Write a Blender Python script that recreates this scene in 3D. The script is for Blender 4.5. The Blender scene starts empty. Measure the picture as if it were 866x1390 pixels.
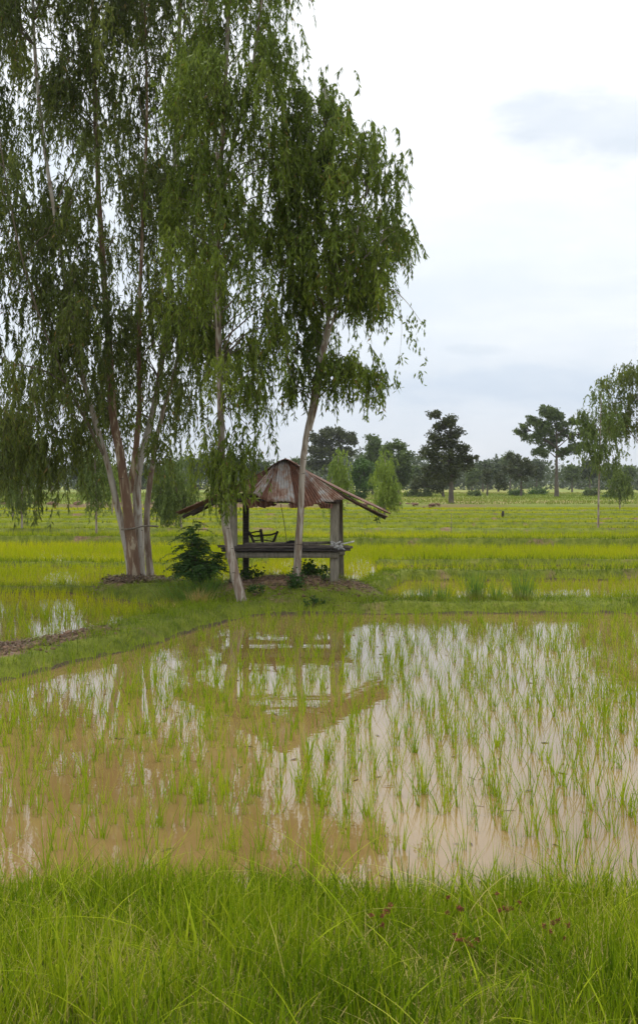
import bpy, math, random
import numpy as np

F, CX, HY, H = 1450.0, 433.0, 655.0, 2.6      # focal length in photo pixels, centre, horizon row, eye height
S = bpy.context.scene
COL = S.collection
rng = np.random.default_rng(7)
random.seed(7)


def P(px, py, D):
    return np.array([(px - CX) / F * D, D, H - (py - HY) / F * D])


def sstep(a, b, x):
    t = np.clip((x - a) / (b - a), 0, 1)
    return t * t * (3 - 2 * t)


# ------------------------------------------------------------------ objects
def tag(o, label=None, cat=None, group=None, kind=None):
    if label: o['label'] = label
    if cat: o['category'] = cat
    if group: o['group'] = group
    if kind: o['kind'] = kind
    return o


def empty(name, loc, label, cat, group=None):
    o = bpy.data.objects.new(name, None)
    o.empty_display_size = 0.2
    COL.objects.link(o)
    o.location = loc
    return tag(o, label, cat, group)


class MB:
    """collects quads; build() links them as one mesh object"""
    def __init__(s):
        s.v, s.f, s.t, s.u, s.m, s.n = [], [], [], [], [], 0

    def add(s, v, f, tint=0.5, along=0.5, mat=0):
        v = np.asarray(v, dtype=np.float64).reshape(-1, 3)
        f = np.asarray(f, dtype=np.int64).reshape(-1, 4)
        s.v.append(v); s.f.append(f + s.n); s.n += len(v)
        s.t.append(np.broadcast_to(np.asarray(tint, float), (len(v),)))
        s.u.append(np.broadcast_to(np.asarray(along, float), (len(v),)))
        s.m.append(np.full(len(f), mat, dtype=np.int32))

    def box(s, c, size, rot=None, tint=0.5, mat=0):
        c = np.asarray(c, float); h = np.asarray(size, float) / 2
        v = np.array([[x, y, z] for x in (-1, 1) for y in (-1, 1) for z in (-1, 1)], float) * h
        if rot is not None: v = v @ np.asarray(rot).T
        f = [[0, 1, 3, 2], [4, 6, 7, 5], [0, 4, 5, 1], [2, 3, 7, 6], [0, 2, 6, 4], [1, 5, 7, 3]]
        s.add(v + c, f, tint, 0.5, mat)

    def beam(s, a, b, w, h, tint=0.5, mat=0, roll=0.0):
        """a rectangular timber from a to b"""
        a = np.asarray(a, float); b = np.asarray(b, float)
        d = b - a; L = np.linalg.norm(d); d /= L
        up = np.array([0, 0, 1.0]) if abs(d[2]) < .9 else np.array([0, 1.0, 0])
        sd = np.cross(d, up); sd /= np.linalg.norm(sd); up = np.cross(sd, d)
        sd2 = sd * math.cos(roll) + up * math.sin(roll); up2 = np.cross(sd2, d)
        s.box((a + b) / 2, (L, w, h), np.stack([d, sd2, up2], 1), tint, mat)

    def tube(s, pts, rad, sides=8, tint=0.5, mat=0, wob=0.0, cap=True):
        pts = np.asarray(pts, float); n = len(pts)
        rad = np.broadcast_to(np.asarray(rad, float), (n,))
        d = np.gradient(pts, axis=0); d /= np.linalg.norm(d, axis=1)[:, None] + 1e-9
        ref = np.array([0.0, 1.0, 0.0]) if abs(d[:, 1]).mean() < .8 else np.array([1.0, 0, 0])
        a = np.cross(d, ref); a /= np.linalg.norm(a, axis=1)[:, None] + 1e-9
        b = np.cross(d, a)
        th = np.arange(sides) / sides * 2 * math.pi
        r = rad[:, None] * (1 + wob * rng.normal(size=(n, sides)))
        v = pts[:, None] + r[..., None] * (np.cos(th)[None, :, None] * a[:, None] + np.sin(th)[None, :, None] * b[:, None])
        i = np.arange(n - 1)[:, None] * sides; j = np.arange(sides)[None]; j2 = (j + 1) % sides
        f = np.stack([i + j, i + j2, i + sides + j2, i + sides + j], -1)
        s.add(v, f, tint, np.repeat(np.linspace(0, 1, n), sides), mat)
        if cap:
            o = (n - 1) * sides
            for k in range(1, sides - 2, 2):
                s.f.append(np.array([[o, o + k, o + k + 1, o + k + 2]]) + s.n - n * sides); s.m.append(np.array([mat], dtype=np.int32))

    def build(s, name, mats, parent=None, smooth=False, origin=None):
        v = np.concatenate(s.v); f = np.concatenate(s.f)
        if origin is not None: v = v - np.asarray(origin)
        me = bpy.data.meshes.new(name)
        me.vertices.add(len(v)); me.vertices.foreach_set('co', v.astype(np.float32).ravel())
        me.loops.add(f.size); me.loops.foreach_set('vertex_index', f.astype(np.int32).ravel())
        me.polygons.add(len(f)); me.polygons.foreach_set('loop_start', (np.arange(len(f)) * 4).astype(np.int32))
        me.polygons.foreach_set('material_index', np.concatenate(s.m))
        if smooth: me.polygons.foreach_set('use_smooth', np.ones(len(f), dtype=bool))
        for nm, arr in (('tint', s.t), ('along', s.u)):
            at = me.attributes.new(nm, 'FLOAT', 'POINT')
            at.data.foreach_set('value', np.concatenate(arr).astype(np.float32))
        me.update(calc_edges=True); me.validate()
        for m in (mats if isinstance(mats, (list, tuple)) else [mats]): me.materials.append(m)
        o = bpy.data.objects.new(name, me); COL.objects.link(o)
        if origin is not None and parent is None: o.location = origin
        if parent is not None:
            o.parent = parent
            if origin is None: o.location = -np.array(parent.location)
        return o


def smooth_line(pts, n):
    """Catmull-Rom through the points"""
    p = np.asarray(pts, float)
    q = np.vstack([2 * p[0] - p[1], p, 2 * p[-1] - p[-2]])
    out = []
    m = len(p) - 1
    for t in np.linspace(0, m - 1e-6, n):
        i = int(t); u = t - i
        a, b, c, d = q[i], q[i + 1], q[i + 2], q[i + 3]
        out.append(.5 * (2 * b + (c - a) * u + (2 * a - 5 * b + 4 * c - d) * u * u + (3 * b - a - 3 * c + d) * u ** 3))
    return np.array(out)


# ---------------------------------------------------------------- materials
def newmat(name):
    m = bpy.data.materials.new(name); m.use_nodes = True
    nt = m.node_tree; nt.nodes.clear()
    return m, nt, nt.nodes.new('ShaderNodeOutputMaterial')


def N(nt, typ, **kw):
    n = nt.nodes.new(typ)
    for k, v in kw.items(): setattr(n, k, v)
    return n


def ramp(nt, fac, stops, interp='LINEAR'):
    r = N(nt, 'ShaderNodeValToRGB'); r.color_ramp.interpolation = interp
    e = r.color_ramp.elements
    while len(e) < len(stops): e.new(0.5)
    for k, (p, c) in enumerate(stops):
        e[k].position = p; e[k].color = (*c, 1)
    nt.links.new(fac, r.inputs[0])
    return r.outputs[0]


def noise(nt, scale, detail=4, vec=None, rough=.55, dist=0.0):
    n = N(nt, 'ShaderNodeTexNoise'); n.inputs['Scale'].default_value = scale
    n.inputs['Detail'].default_value = detail; n.inputs['Roughness'].default_value = rough
    n.inputs['Distortion'].default_value = dist
    if vec is not None: nt.links.new(vec, n.inputs['Vector'])
    return n.outputs[0]


def mapping(nt, scale=(1, 1, 1), src='pos', loc=(0, 0, 0)):
    if src == 'pos': o = N(nt, 'ShaderNodeNewGeometry').outputs['Position']
    else: o = N(nt, 'ShaderNodeTexCoord').outputs[src]
    m = N(nt, 'ShaderNodeMapping'); m.inputs['Scale'].default_value = scale; m.inputs['Location'].default_value = loc
    nt.links.new(o, m.inputs[0])
    return m.outputs[0]


def mix(nt, fac, a, b):
    m = N(nt, 'ShaderNodeMix', data_type='RGBA')
    for s, x in ((m.inputs[0], fac), (m.inputs[6], a), (m.inputs[7], b)):
        if isinstance(x, (int, float)): s.default_value = x
        elif isinstance(x, tuple): s.default_value = (*x, 1)
        else: nt.links.new(x, s)
    return m.outputs[2]


def math_(nt, op, a, b=None, c=None):
    m = N(nt, 'ShaderNodeMath', operation=op)
    for s, x in zip(m.inputs, (a, b, c)):
        if x is None: continue
        if isinstance(x, (int, float)): s.default_value = x
        else: nt.links.new(x, s)
    return m.outputs[0]


def attr(nt, name):
    a = N(nt, 'ShaderNodeAttribute'); a.attribute_name = name
    return a.outputs['Fac']


def leaf_mat(name, stops, base=None, base_end=.3, trans=.4, rough=.5, spec=.3, patch=0.0):
    """thin leaf: random tint picks from the stops; 'base' colours the foot of a blade"""
    m, nt, out = newmat(name)
    t = attr(nt, 'tint')
    if patch:
        pn = noise(nt, patch, 3, mapping(nt))
        t = math_(nt, 'ADD', math_(nt, 'MULTIPLY', t, .6), math_(nt, 'MULTIPLY', math_(nt, 'SUBTRACT', pn, .3), 1.0))
    c = ramp(nt, t, stops)
    if base is not None:
        fb = ramp(nt, attr(nt, 'along'), [(0, (1, 1, 1)), (base_end, (0, 0, 0))])
        c = mix(nt, fb, c, base)
    b = N(nt, 'ShaderNodeBsdfPrincipled'); nt.links.new(c, b.inputs['Base Color'])
    b.inputs['Roughness'].default_value = rough; b.inputs['Specular IOR Level'].default_value = spec
    tr = N(nt, 'ShaderNodeBsdfTranslucent'); nt.links.new(c, tr.inputs[0])
    ms = N(nt, 'ShaderNodeMixShader'); ms.inputs[0].default_value = trans
    nt.links.new(b.outputs[0], ms.inputs[1]); nt.links.new(tr.outputs[0], ms.inputs[2])
    nt.links.new(ms.outputs[0], out.inputs[0])
    return m


def solid_mat(name, stops, scale=(1, 1, 1), ns=4, rough=.85, spec=.3, bump=.3, src='pos', bdist=.02, detail=6, tint=0.0, metal=0.0):
    m, nt, out = newmat(name)
    n = noise(nt, ns, detail, mapping(nt, scale, src), .6)
    fac = n
    if tint: fac = math_(nt, 'ADD', n, math_(nt, 'MULTIPLY', math_(nt, 'SUBTRACT', attr(nt, 'tint'), .5), tint))
    c = ramp(nt, fac, stops)
    b = N(nt, 'ShaderNodeBsdfPrincipled'); nt.links.new(c, b.inputs['Base Color'])
    b.inputs['Roughness'].default_value = rough; b.inputs['Specular IOR Level'].default_value = spec
    b.inputs['Metallic'].default_value = metal
    bp = N(nt, 'ShaderNodeBump'); bp.inputs['Strength'].default_value = bump; bp.inputs['Distance'].default_value = bdist
    nt.links.new(noise(nt, ns * 3, 4, mapping(nt, scale, src)), bp.inputs['Height']); nt.links.new(bp.outputs[0], b.inputs['Normal'])
    nt.links.new(b.outputs[0], out.inputs[0])
    return m


# leaves
M_EUC_DARK = leaf_mat('leaf_dark_eucalyptus', [(0, (.062, .090, .016)), (.6, (.145, .19, .028)), (.95, (.24, .28, .045)), (1, (.26, .18, .05))], trans=.46, rough=.5)
M_EUC = leaf_mat('leaf_eucalyptus', [(0, (.070, .110, .013)), (.6, (.165, .235, .022)), (.95, (.27, .34, .04)), (1, (.30, .20, .05))], trans=.48, rough=.5)
M_EUC_LIGHT = leaf_mat('leaf_young_eucalyptus', [(0, (.13, .20, .03)), (1, (.30, .40, .05))], trans=.4)
M_EUC_MID = leaf_mat('leaf_mid_eucalyptus', [(0, (.07, .11, .022)), (1, (.18, .25, .045))], trans=.38)
M_FAR_DARK = leaf_mat('leaf_dark_broadleaf', [(0, (.032, .044, .014)), (1, (.085, .10, .026))], trans=.25)
M_FAR_MID = leaf_mat('leaf_mid_broadleaf', [(0, (.05, .082, .022)), (1, (.13, .18, .04))], trans=.3)
M_FAR_GREEN = leaf_mat('leaf_green_broadleaf', [(0, (.04, .085, .018)), (1, (.10, .18, .03))], trans=.3)
M_WOOD_MASS = leaf_mat('leaf_far_woodland', [(0, (.035, .055, .025)), (1, (.09, .12, .045))], trans=.25)
M_SHRUB = leaf_mat('leaf_shrub', [(0, (.018, .05, .012)), (1, (.06, .13, .02))], trans=.3)
M_VINE = leaf_mat('leaf_vine', [(0, (.03, .08, .015)), (1, (.09, .19, .03))], trans=.35)
# grasses
RICE = [(0, (.13, .22, .008)), (.5, (.24, .34, .010)), (.93, (.38, .43, .02)), (1, (.5, .42, .12))]
M_RICE = leaf_mat('rice_blade', RICE, base=(.32, .30, .05), base_end=.25, trans=.4, rough=.45, spec=.03)
M_RICE_FAR = leaf_mat('rice_blade_field', [(0, (.17, .245, .004)), (.4, (.30, .375, .005)), (1, (.50, .48, .010))], base=(.26, .29, .03), base_end=.2, trans=.4, patch=.06, spec=.03)
M_GRASS = leaf_mat('grass_blade', [(0, (.06, .115, .004)), (.45, (.19, .275, .007)), (.85, (.37, .42, .02)), (1, (.48, .40, .14))], base=(.16, .17, .045), base_end=.3, trans=.4, spec=.03)
M_BUND = leaf_mat('bund_grass_blade', [(0, (.045, .085, .006)), (.45, (.15, .225, .009)), (1, (.32, .36, .03))], base=(.10, .12, .03), base_end=.3, trans=.35, patch=1.2, spec=.03)
M_MEADOW = leaf_mat('meadow_blade', [(0, (.11, .17, .02)), (.5, (.18, .24, .03)), (.8, (.22, .21, .05)), (1, (.24, .18, .07))], trans=.3, patch=.04, spec=.03)
M_DRY = leaf_mat('dry_grass_blade', [(0, (.30, .22, .06)), (1, (.52, .42, .14))], base=(.22, .15, .05), trans=.3)
M_CLUMP = leaf_mat('tall_grass_blade', [(0, (.07, .15, .02)), (1, (.17, .28, .035))], base=(.30, .24, .07), base_end=.35, trans=.35)
M_SEDGE = solid_mat('sedge_flower', [(.3, (.12, .035, .015)), (.7, (.26, .09, .04))], ns=40, bump=0)
# timber, bark, metal, soil
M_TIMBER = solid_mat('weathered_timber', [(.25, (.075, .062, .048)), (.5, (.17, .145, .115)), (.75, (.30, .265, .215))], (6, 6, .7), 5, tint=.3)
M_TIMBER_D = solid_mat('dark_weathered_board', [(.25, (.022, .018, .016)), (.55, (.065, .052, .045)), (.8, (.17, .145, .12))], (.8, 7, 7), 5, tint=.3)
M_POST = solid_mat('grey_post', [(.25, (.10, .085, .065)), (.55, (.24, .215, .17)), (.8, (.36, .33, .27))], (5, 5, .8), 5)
M_FRAMEWOOD = solid_mat('blackened_wood', [(.3, (.012, .010, .009)), (.8, (.045, .035, .03))], ns=8)
M_ROPE = solid_mat('rope', [(.3, (.05, .04, .03)), (.8, (.12, .10, .07))], ns=20)
M_CLOTH = solid_mat('black_cloth', [(.3, (.008, .008, .009)), (.8, (.028, .026, .026))], ns=7, bump=.8)
M_SACK = solid_mat('white_sack', [(.3, (.30, .29, .28)), (.7, (.62, .61, .60))], ns=9, bump=.8)


def bark(name, stops, sc=(5, 5, .9), ns=1.7):
    m, nt, out = newmat(name)
    n1 = noise(nt, ns, 4, mapping(nt, sc), .5, 1.2)
    c = ramp(nt, n1, stops)
    n2 = noise(nt, 9, 6, mapping(nt, (3, 3, .5)))
    c = mix(nt, math_(nt, 'MULTIPLY', n2, .55), c, (.17, .13, .10))
    n3 = noise(nt, 5, 2, mapping(nt, (1, 1, 4)))
    sp = ramp(nt, n3, [(.70, (0, 0, 0)), (.74, (1, 1, 1))])
    c = mix(nt, sp, c, (.09, .065, .05))
    b = N(nt, 'ShaderNodeBsdfPrincipled'); nt.links.new(c, b.inputs['Base Color']); b.inputs['Roughness'].default_value = .8
    b.inputs['Specular IOR Level'].default_value = .25
    bp = N(nt, 'ShaderNodeBump'); bp.inputs['Strength'].default_value = .5; bp.inputs['Distance'].default_value = .015
    nt.links.new(math_(nt, 'ADD', n1, n2), bp.inputs['Height']); nt.links.new(bp.outputs[0], b.inputs['Normal'])
    nt.links.new(b.outputs[0], out.inputs[0])
    return m


M_BARK_PALE = bark('pale_eucalyptus_bark', [(.36, (.20, .13, .09)), (.42, (.38, .33, .27)), (.55, (.52, .49, .44)), (.8, (.62, .60, .56))])
M_BARK_GREY = bark('grey_eucalyptus_bark', [(.40, (.19, .13, .095)), (.50, (.32, .27, .22)), (.62, (.48, .44, .39)), (.85, (.56, .53, .49))])
M_BARK_BROWN = bark('brown_peeling_bark', [(.45, (.16, .085, .05)), (.56, (.23, .145, .09)), (.60, (.46, .38, .27)), (.8, (.50, .43, .33))])
M_BARK_FAR = solid_mat('dark_bark', [(.3, (.05, .04, .032)), (.8, (.17, .14, .11))], (3, 3, .5), 3)


M_LIMB = solid_mat('branch_bark', [(.3, (.085, .065, .045)), (.8, (.24, .20, .15))], (3, 3, 1), 3)


def roof_mat(name, rust):
    m, nt, out = newmat(name)
    v = mapping(nt, (2.6, 2.6, 1.6))
    n = noise(nt, 2.2, 6, v, .65, .6)
    st = noise(nt, 9, 3, mapping(nt, (6, 1, .5)), .6)
    fac = math_(nt, 'ADD', math_(nt, 'MULTIPLY', n, .75), math_(nt, 'MULTIPLY', st, .3))
    fac = math_(nt, 'ADD', fac, rust)
    c = ramp(nt, fac, [(.30, (.50, .49, .48)), (.42, (.36, .34, .33)), (.50, (.31, .215, .165)), (.62, (.185, .082, .050)), (.85, (.085, .042, .030))])
    met = ramp(nt, fac, [(.36, (.35, .35, .35)), (.5, (0, 0, 0))])
    b = N(nt, 'ShaderNodeBsdfPrincipled'); nt.links.new(c, b.inputs['Base Color']); nt.links.new(met, b.inputs['Metallic'])
    b.inputs['Roughness'].default_value = .6; b.inputs['Specular IOR Level'].default_value = .3
    bp = N(nt, 'ShaderNodeBump'); bp.inputs['Strength'].default_value = .3; bp.inputs['Distance'].default_value = .01
    nt.links.new(noise(nt, 30, 4, mapping(nt)), bp.inputs['Height']); nt.links.new(bp.outputs[0], b.inputs['Normal'])
    nt.links.new(b.outputs[0], out.inputs[0])
    return m


M_RUST = roof_mat('rusted_corrugated_iron', .17)
M_MIXED = roof_mat('half_rusted_corrugated_iron', .02)
M_GALV = roof_mat('pale_galvanised_iron', -.06)

# ----------------------------------------------------------------- terrain
BUNDS = []   # (polyline, half width, top height)


def bund(pts, hw, top): BUNDS.append((np.array(pts, float), hw, top))


bund([(.5, 21.8), (5, 21.9), (11, 22.1), (30, 22.8)], .75, .20)                           # behind the near paddy
bund([(-11, 6.5), (-8, 9.4), (-5.4, 12.9), (-4.5, 14.8), (-3.9, 16.1), (-3.3, 17.3), (-2.8, 18.9), (-2.1, 20.8), (-1.5, 21.8)], .72, .22)  # diagonal on the left
bund([(-4.2, 24.6), (-2.6, 23.3), (-1, 22.6)], 1.15, .34)
bund([(-40, 26.6), (-14, 26.0), (-4.5, 25.2)], .38, .14)
bund([(1, 24.5), (2, 28.6), (12, 28.9), (40, 30.5)], .36, .26)
bund([(2, 33.4), (14, 33.7), (40, 34.5)], .26, .20)
bund([(-50, 34.5), (-12, 33.6), (-3.5, 32.6), (-2.5, 25)], .34, .14)
bund([(-60, 46), (-10, 45.2), (0, 43.5), (12, 43.0), (60, 45)], .42, .34)
bund([(-2.5, 32.5), (-.5, 43.5)], .4, .15)
for yy, tp in ((55, .26), (62, .30), (71, .26), (80, .32), (91, .3)):
    bund([(-90, yy + 1.5), (-20, yy - .6), (6, yy + .5), (30, yy - .3), (90, yy + 2)], .42, tp)
bund([(-120, 107), (-20, 106), (20, 107.5), (120, 108)], .9, .45)


def seg_dist(x, y, line):
    d = np.full(x.shape, 1e9)
    for (ax, ay), (bx, by) in zip(line[:-1], line[1:]):
        vx, vy = bx - ax, by - ay
        t = np.clip(((x - ax) * vx + (y - ay) * vy) / (vx * vx + vy * vy), 0, 1)
        d = np.minimum(d, np.hypot(x - ax - t * vx, y - ay - t * vy))
    return d


def wob(x, y, f=1.0, s=0.0):
    return (np.sin(x * 1.7 * f + 1.3 * np.sin(y * .9 * f + s) + s) + np.sin(y * 2.1 * f + 1.7 * np.sin(x * 1.1 * f + 2 * s)) +
            .5 * np.sin(x * 4.3 * f + y * 3.1 * f + s)) / 2.5


MOUNDS = [(-.55, 23.1, 2.25, 2.05, .47), (-4.0, 24.9, 1.15, .9, .33), (-.6, 22.7, 1.0, .75, .58)]


def hgt(x, y):
    x = np.asarray(x, float); y = np.asarray(y, float)
    base = np.full(np.broadcast(x, y).shape, -.13)
    h = base.copy()
    for line, hw, top in BUNDS:
        near = (np.abs(y - line[:, 1].mean()) < 20 + hw + np.ptp(line[:, 1]))
        d = seg_dist(x, y, line) + .12 * hw * wob(x, y, 1.4, hw)
        h = np.maximum(h, base + (top + .13 + .03 * wob(x, y, 2.3)) * (1 - sstep(.52 * hw, 1.25 * hw, d)))
    for cx, cy, rx, ry, top in MOUNDS:
        d = np.hypot((x - cx) / rx, (y - cy) / ry) + .06 * wob(x, y, 1.3)
        h = np.maximum(h, base + (top + .13) * (1 - sstep(.55, 1.2, d)))
    yb = y + .10 * wob(x, y * 0, 1.1)
    bank = .20 * (1 - sstep(6.35, 6.95, yb)) + .24 * (1 - sstep(4.6, 6.6, yb)) + .5 * (1 - sstep(-4, 4, y))
    h = np.where(y < 9, np.maximum(h, base + bank), h)
    far = .22 + .12 * wob(x * .13, y * .07) + .05 * wob(x * .5, y * .5)
    h = h + (far - h) * sstep(106.5, 110, y) * (y > 106)
    h = h + np.where(y > 20, 0, 0) + .012 * wob(x * 3, y * 3)
    return h


def build_ground():
    ys = np.concatenate([np.arange(-30, 2, 2.0), np.arange(2, 9, .14), np.arange(9, 20.4, .16), np.arange(20.4, 27, .09), np.arange(27, 46.5, .2),
                         np.arange(46.5, 110, .45), np.arange(110, 320, 5), np.geomspace(320, 9000, 30)])
    xs = np.concatenate([-np.geomspace(9000, 40, 26), np.arange(-39, -12, .9), np.arange(-12, -7, .25), np.arange(-7, 5, .10), np.arange(5, 14, .3), np.arange(14, 39, .9), np.geomspace(40, 9000, 26)])
    X, Y = np.meshgrid(xs, ys)
    Z = hgt(X, Y)
    Z = np.where(Y > 320, .2, Z)
    nx, ny = len(xs), len(ys)
    i = np.arange(ny - 1)[:, None] * nx + np.arange(nx - 1)[None]
    f = np.stack([i, i + 1, i + nx + 1, i + nx], -1)
    mb = MB(); mb.add(np.stack([X, Y, Z], -1), f)
    m, nt, out = newmat('field_soil')
    pos = mapping(nt)
    soil = ramp(nt, noise(nt, 5, 8, pos, .65), [(.3, (.09, .058, .034)), (.5, (.17, .11, .065)), (.72, (.27, .185, .115))])
    green = ramp(nt, noise(nt, 3, 6, mapping(nt, (1, 1, 1))), [(.3, (.07, .095, .012)), (.6, (.14, .165, .018)), (.8, (.20, .18, .05))])
    gm = ramp(nt, noise(nt, .9, 4, mapping(nt, (1, 1, 1), loc=(3, 1, 0))), [(.30, (0, 0, 0)), (.42, (1, 1, 1))])
    c = mix(nt, gm, soil, green)
    # bare trampled soil on the hut mound, the left bund and round the tree foot
    sx = N(nt, 'ShaderNodeSeparateXYZ'); nt.links.new(N(nt, 'ShaderNodeNewGeometry').outputs['Position'], sx.inputs[0])
    for (cx, cy, rx, ry) in ((-.5, 22.85, 2.0, 1.05), (-4.6, 15.0, .5, .9), (-3.95, 16.6, .45, .8), (-4.1, 24.7, .95, .9), (-2.4, 27, 1.2, 1.2)):
        dx = math_(nt, 'DIVIDE', math_(nt, 'SUBTRACT', sx.outputs[0], cx), rx)
        dy = math_(nt, 'DIVIDE', math_(nt, 'SUBTRACT', sx.outputs[1], cy), ry)
        d = math_(nt, 'ADD', math_(nt, 'MULTIPLY', dx, dx), math_(nt, 'MULTIPLY', dy, dy))
        d = math_(nt, 'ADD', d, math_(nt, 'MULTIPLY', math_(nt, 'SUBTRACT', noise(nt, 3, 5, pos), .5), 1.6))
        c = mix(nt, ramp(nt, d, [(.55, (1, 1, 1)), (.9, (0, 0, 0))]), c, soil)
    mud = math_(nt, 'MULTIPLY', math_(nt, 'LESS_THAN', math_(nt, 'ADD', sx.outputs[2], math_(nt, 'MULTIPLY', noise(nt, 2.2, 4, pos), -.16)), -.045), math_(nt, 'LESS_THAN', sx.outputs[1], 108.0))
    c = mix(nt, mud, c, (.075, .055, .032))
    # rough meadow beyond the paddies: long bands of grass, dry grass and bare earth
    mead = ramp(nt, noise(nt, 1.0, 6, mapping(nt, (.012, .06, .05))), [(.32, (.09, .15, .025)), (.45, (.17, .22, .035)), (.56, (.24, .24, .06)), (.66, (.27, .19, .09)), (.8, (.14, .16, .04))])
    c = mix(nt, math_(nt, 'GREATER_THAN', sx.outputs[1], 109.0), c, mead)
    earth = ramp(nt, noise(nt, 1.0, 5, mapping(nt, (.06, .3, .1))), [(.45, (.15, .18, .035)), (.6, (.17, .12, .065))])
    band = math_(nt, 'MULTIPLY', math_(nt, 'GREATER_THAN', sx.outputs[1], 105.0), math_(nt, 'LESS_THAN', sx.outputs[1], 118.0))
    c = mix(nt, band, c, earth)
    b = N(nt, 'ShaderNodeBsdfPrincipled'); nt.links.new(c, b.inputs['Base Color']); b.inputs['Roughness'].default_value = .95
    b.inputs['Specular IOR Level'].default_value = .2
    bp = N(nt, 'ShaderNodeBump'); bp.inputs['Strength'].default_value = .8; bp.inputs['Distance'].default_value = .05
    nt.links.new(noise(nt, 14, 6, pos), bp.inputs['Height']); nt.links.new(bp.outputs[0], b.inputs['Normal'])
    nt.links.new(b.outputs[0], out.inputs[0])
    o = mb.build('ground', m, smooth=True)
    tag(o, kind='structure')


build_ground()


def build_water():
    mb = MB(); mb.add([(-130, 4.6, 0), (130, 4.6, 0), (130, 107, 0), (-130, 107, 0)], [[0, 1, 2, 3]])
    m, nt, out = newmat('muddy_water')
    c = ramp(nt, noise(nt, .35, 4, mapping(nt)), [(.35, (.168, .106, .037)), (.65, (.230, .150, .060))])
    b = N(nt, 'ShaderNodeBsdfPrincipled'); nt.links.new(c, b.inputs['Base Color'])
    b.inputs['Roughness'].default_value = .012; b.inputs['IOR'].default_value = 1.55
    n1 = noise(nt, 3.2, 3, mapping(nt, (1, 1.6, 1)), .5)
    n2 = noise(nt, 1.2, 2, mapping(nt, (1, 1.4, 1)))
    hh = math_(nt, 'ADD', n1, math_(nt, 'MULTIPLY', n2, 1.5))
    bp = N(nt, 'ShaderNodeBump'); bp.inputs['Strength'].default_value = .014; bp.inputs['Distance'].default_value = .05
    nt.links.new(hh, bp.inputs['Height']); nt.links.new(bp.outputs[0], b.inputs['Normal'])
    nt.links.new(b.outputs[0], out.inputs[0])
    tag(mb.build('paddy_water', m), kind='structure')


build_water()


# ------------------------------------------------------------------ blades
def blades(mb, x, y, z, h, w, lean, curve, nseg=2, tint=None, az=None, mat=0, taper=1.0):
    n = len(x)
    bc = lambda a: np.broadcast_to(np.asarray(a, float), (n,))
    h, w, lean, curve = bc(h), bc(w), bc(lean), bc(curve)
    az = rng.uniform(0, 2 * math.pi, n) if az is None else bc(az)
    tw = az + math.pi / 2 + rng.normal(0, .8, n)
    tint = rng.uniform(0, 1, n) if tint is None else bc(tint)
    k = nseg + 1
    t = np.linspace(0, 1, k)[None]
    off = h[:, None] * (lean[:, None] * t + curve[:, None] * t * t)
    zz = h[:, None] * (t - .35 * np.minimum(curve, 1.2)[:, None] * t ** 2.5)
    ww = w[:, None] * (1 - t ** 1.6 * .93) * .5
    ww = ww * np.where(t == 0, .75, 1)
    cx = x[:, None] + off * np.cos(az)[:, None]; cy = y[:, None] + off * np.sin(az)[:, None]; cz = z[:, None] + zz
    sx = np.cos(tw)[:, None] * ww; sy = np.sin(tw)[:, None] * ww
    v = np.stack([np.stack([cx - sx, cy - sy, cz], -1), np.stack([cx + sx, cy + sy, cz], -1)], 2)   # n,k,2,3
    b = np.arange(n)[:, None] * 2 * k + np.arange(nseg)[None] * 2
    f = np.stack([b, b + 1, b + 3, b + 2], -1)
    mb.add(v, f, np.repeat(tint, 2 * k), np.tile(np.repeat(t[0], 2), n), mat)


def scatter(y0, y1, dens, widen=1.15, extra=1.0, xlim=None):
    """random ground points in the wedge the camera and its neighbours look at"""
    hw = lambda d: .3 * d * widen + extra
    area = (hw(y0) + hw(y1)) * (y1 - y0)
    n = int(area * dens)
    y = np.sqrt(rng.uniform(0, 1, n) * (y1 ** 2 - y0 ** 2) + y0 ** 2)
    x = rng.uniform(-1, 1, n) * hw(y)
    if xlim: k = (x > xlim[0]) & (x < xlim[1]); x, y = x[k], y[k]
    return x, y


def expand(x, y, per, spread):
    k = np.repeat(np.arange(len(x)), per)
    return k, x[k] + rng.normal(0, spread, len(k)), y[k] + rng.normal(0, spread, len(k))


# rice: the near paddy, seedling by seedling
rx, ry = scatter(6.6, 21.2, 40, 1.25, 2.2)
ry = np.where(rng.uniform(size=len(ry)) < .8, np.round(ry / .27) * .27 + rng.normal(0, .035, len(ry)), ry)
rx = np.where(rng.uniform(size=len(ry)) < .75, np.round((rx - .05 * ry) / .20) * .20 + .05 * ry + rng.normal(0, .03, len(ry)), rx)
hz = hgt(rx, ry)
diag = seg_dist(rx, ry, BUNDS[1][0])
leftside = rx < np.interp(ry, [6.5, 9.4, 12.9, 14.8, 16.1, 17.3, 18.9, 20.8], [-11, -8, -5.4, -4.5, -3.9, -3.3, -2.8, -2.1])
dens_keep = rng.uniform(size=len(rx)) < np.where(leftside, 1.0, np.clip(.82 + .22 * wob(rx * .8, ry * .5, 1, 2), .55, 1))
dens_keep &= rng.uniform(size=len(rx)) > .5 * sstep(11, 19, ry)
keep = (hz < -.09) & dens_keep & (ry > 6.75)
rx, ry = rx[keep], ry[keep]
order = np.argsort(np.hypot(rx, ry) + np.where(np.abs(rx) < .3 * ry + .05, 0, 100))
near, rest = order[:300], order[300:]
variants = []
for k in range(10):
    mb = MB(); nb = int(rng.integers(5, 10))
    a = rng.normal(0, .018, (nb, 2))
    blades(mb, a[:, 0], a[:, 1], np.full(nb, -.08), rng.uniform(.24, .50, nb), rng.uniform(.007, .011, nb), np.abs(rng.normal(0, .14, nb)), rng.uniform(0, .4, nb), 4, rng.uniform(.1, .9, nb))
    me = mb.build('rice_seedling', M_RICE)
    variants.append(me.data); bpy.data.objects.remove(me)
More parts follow.
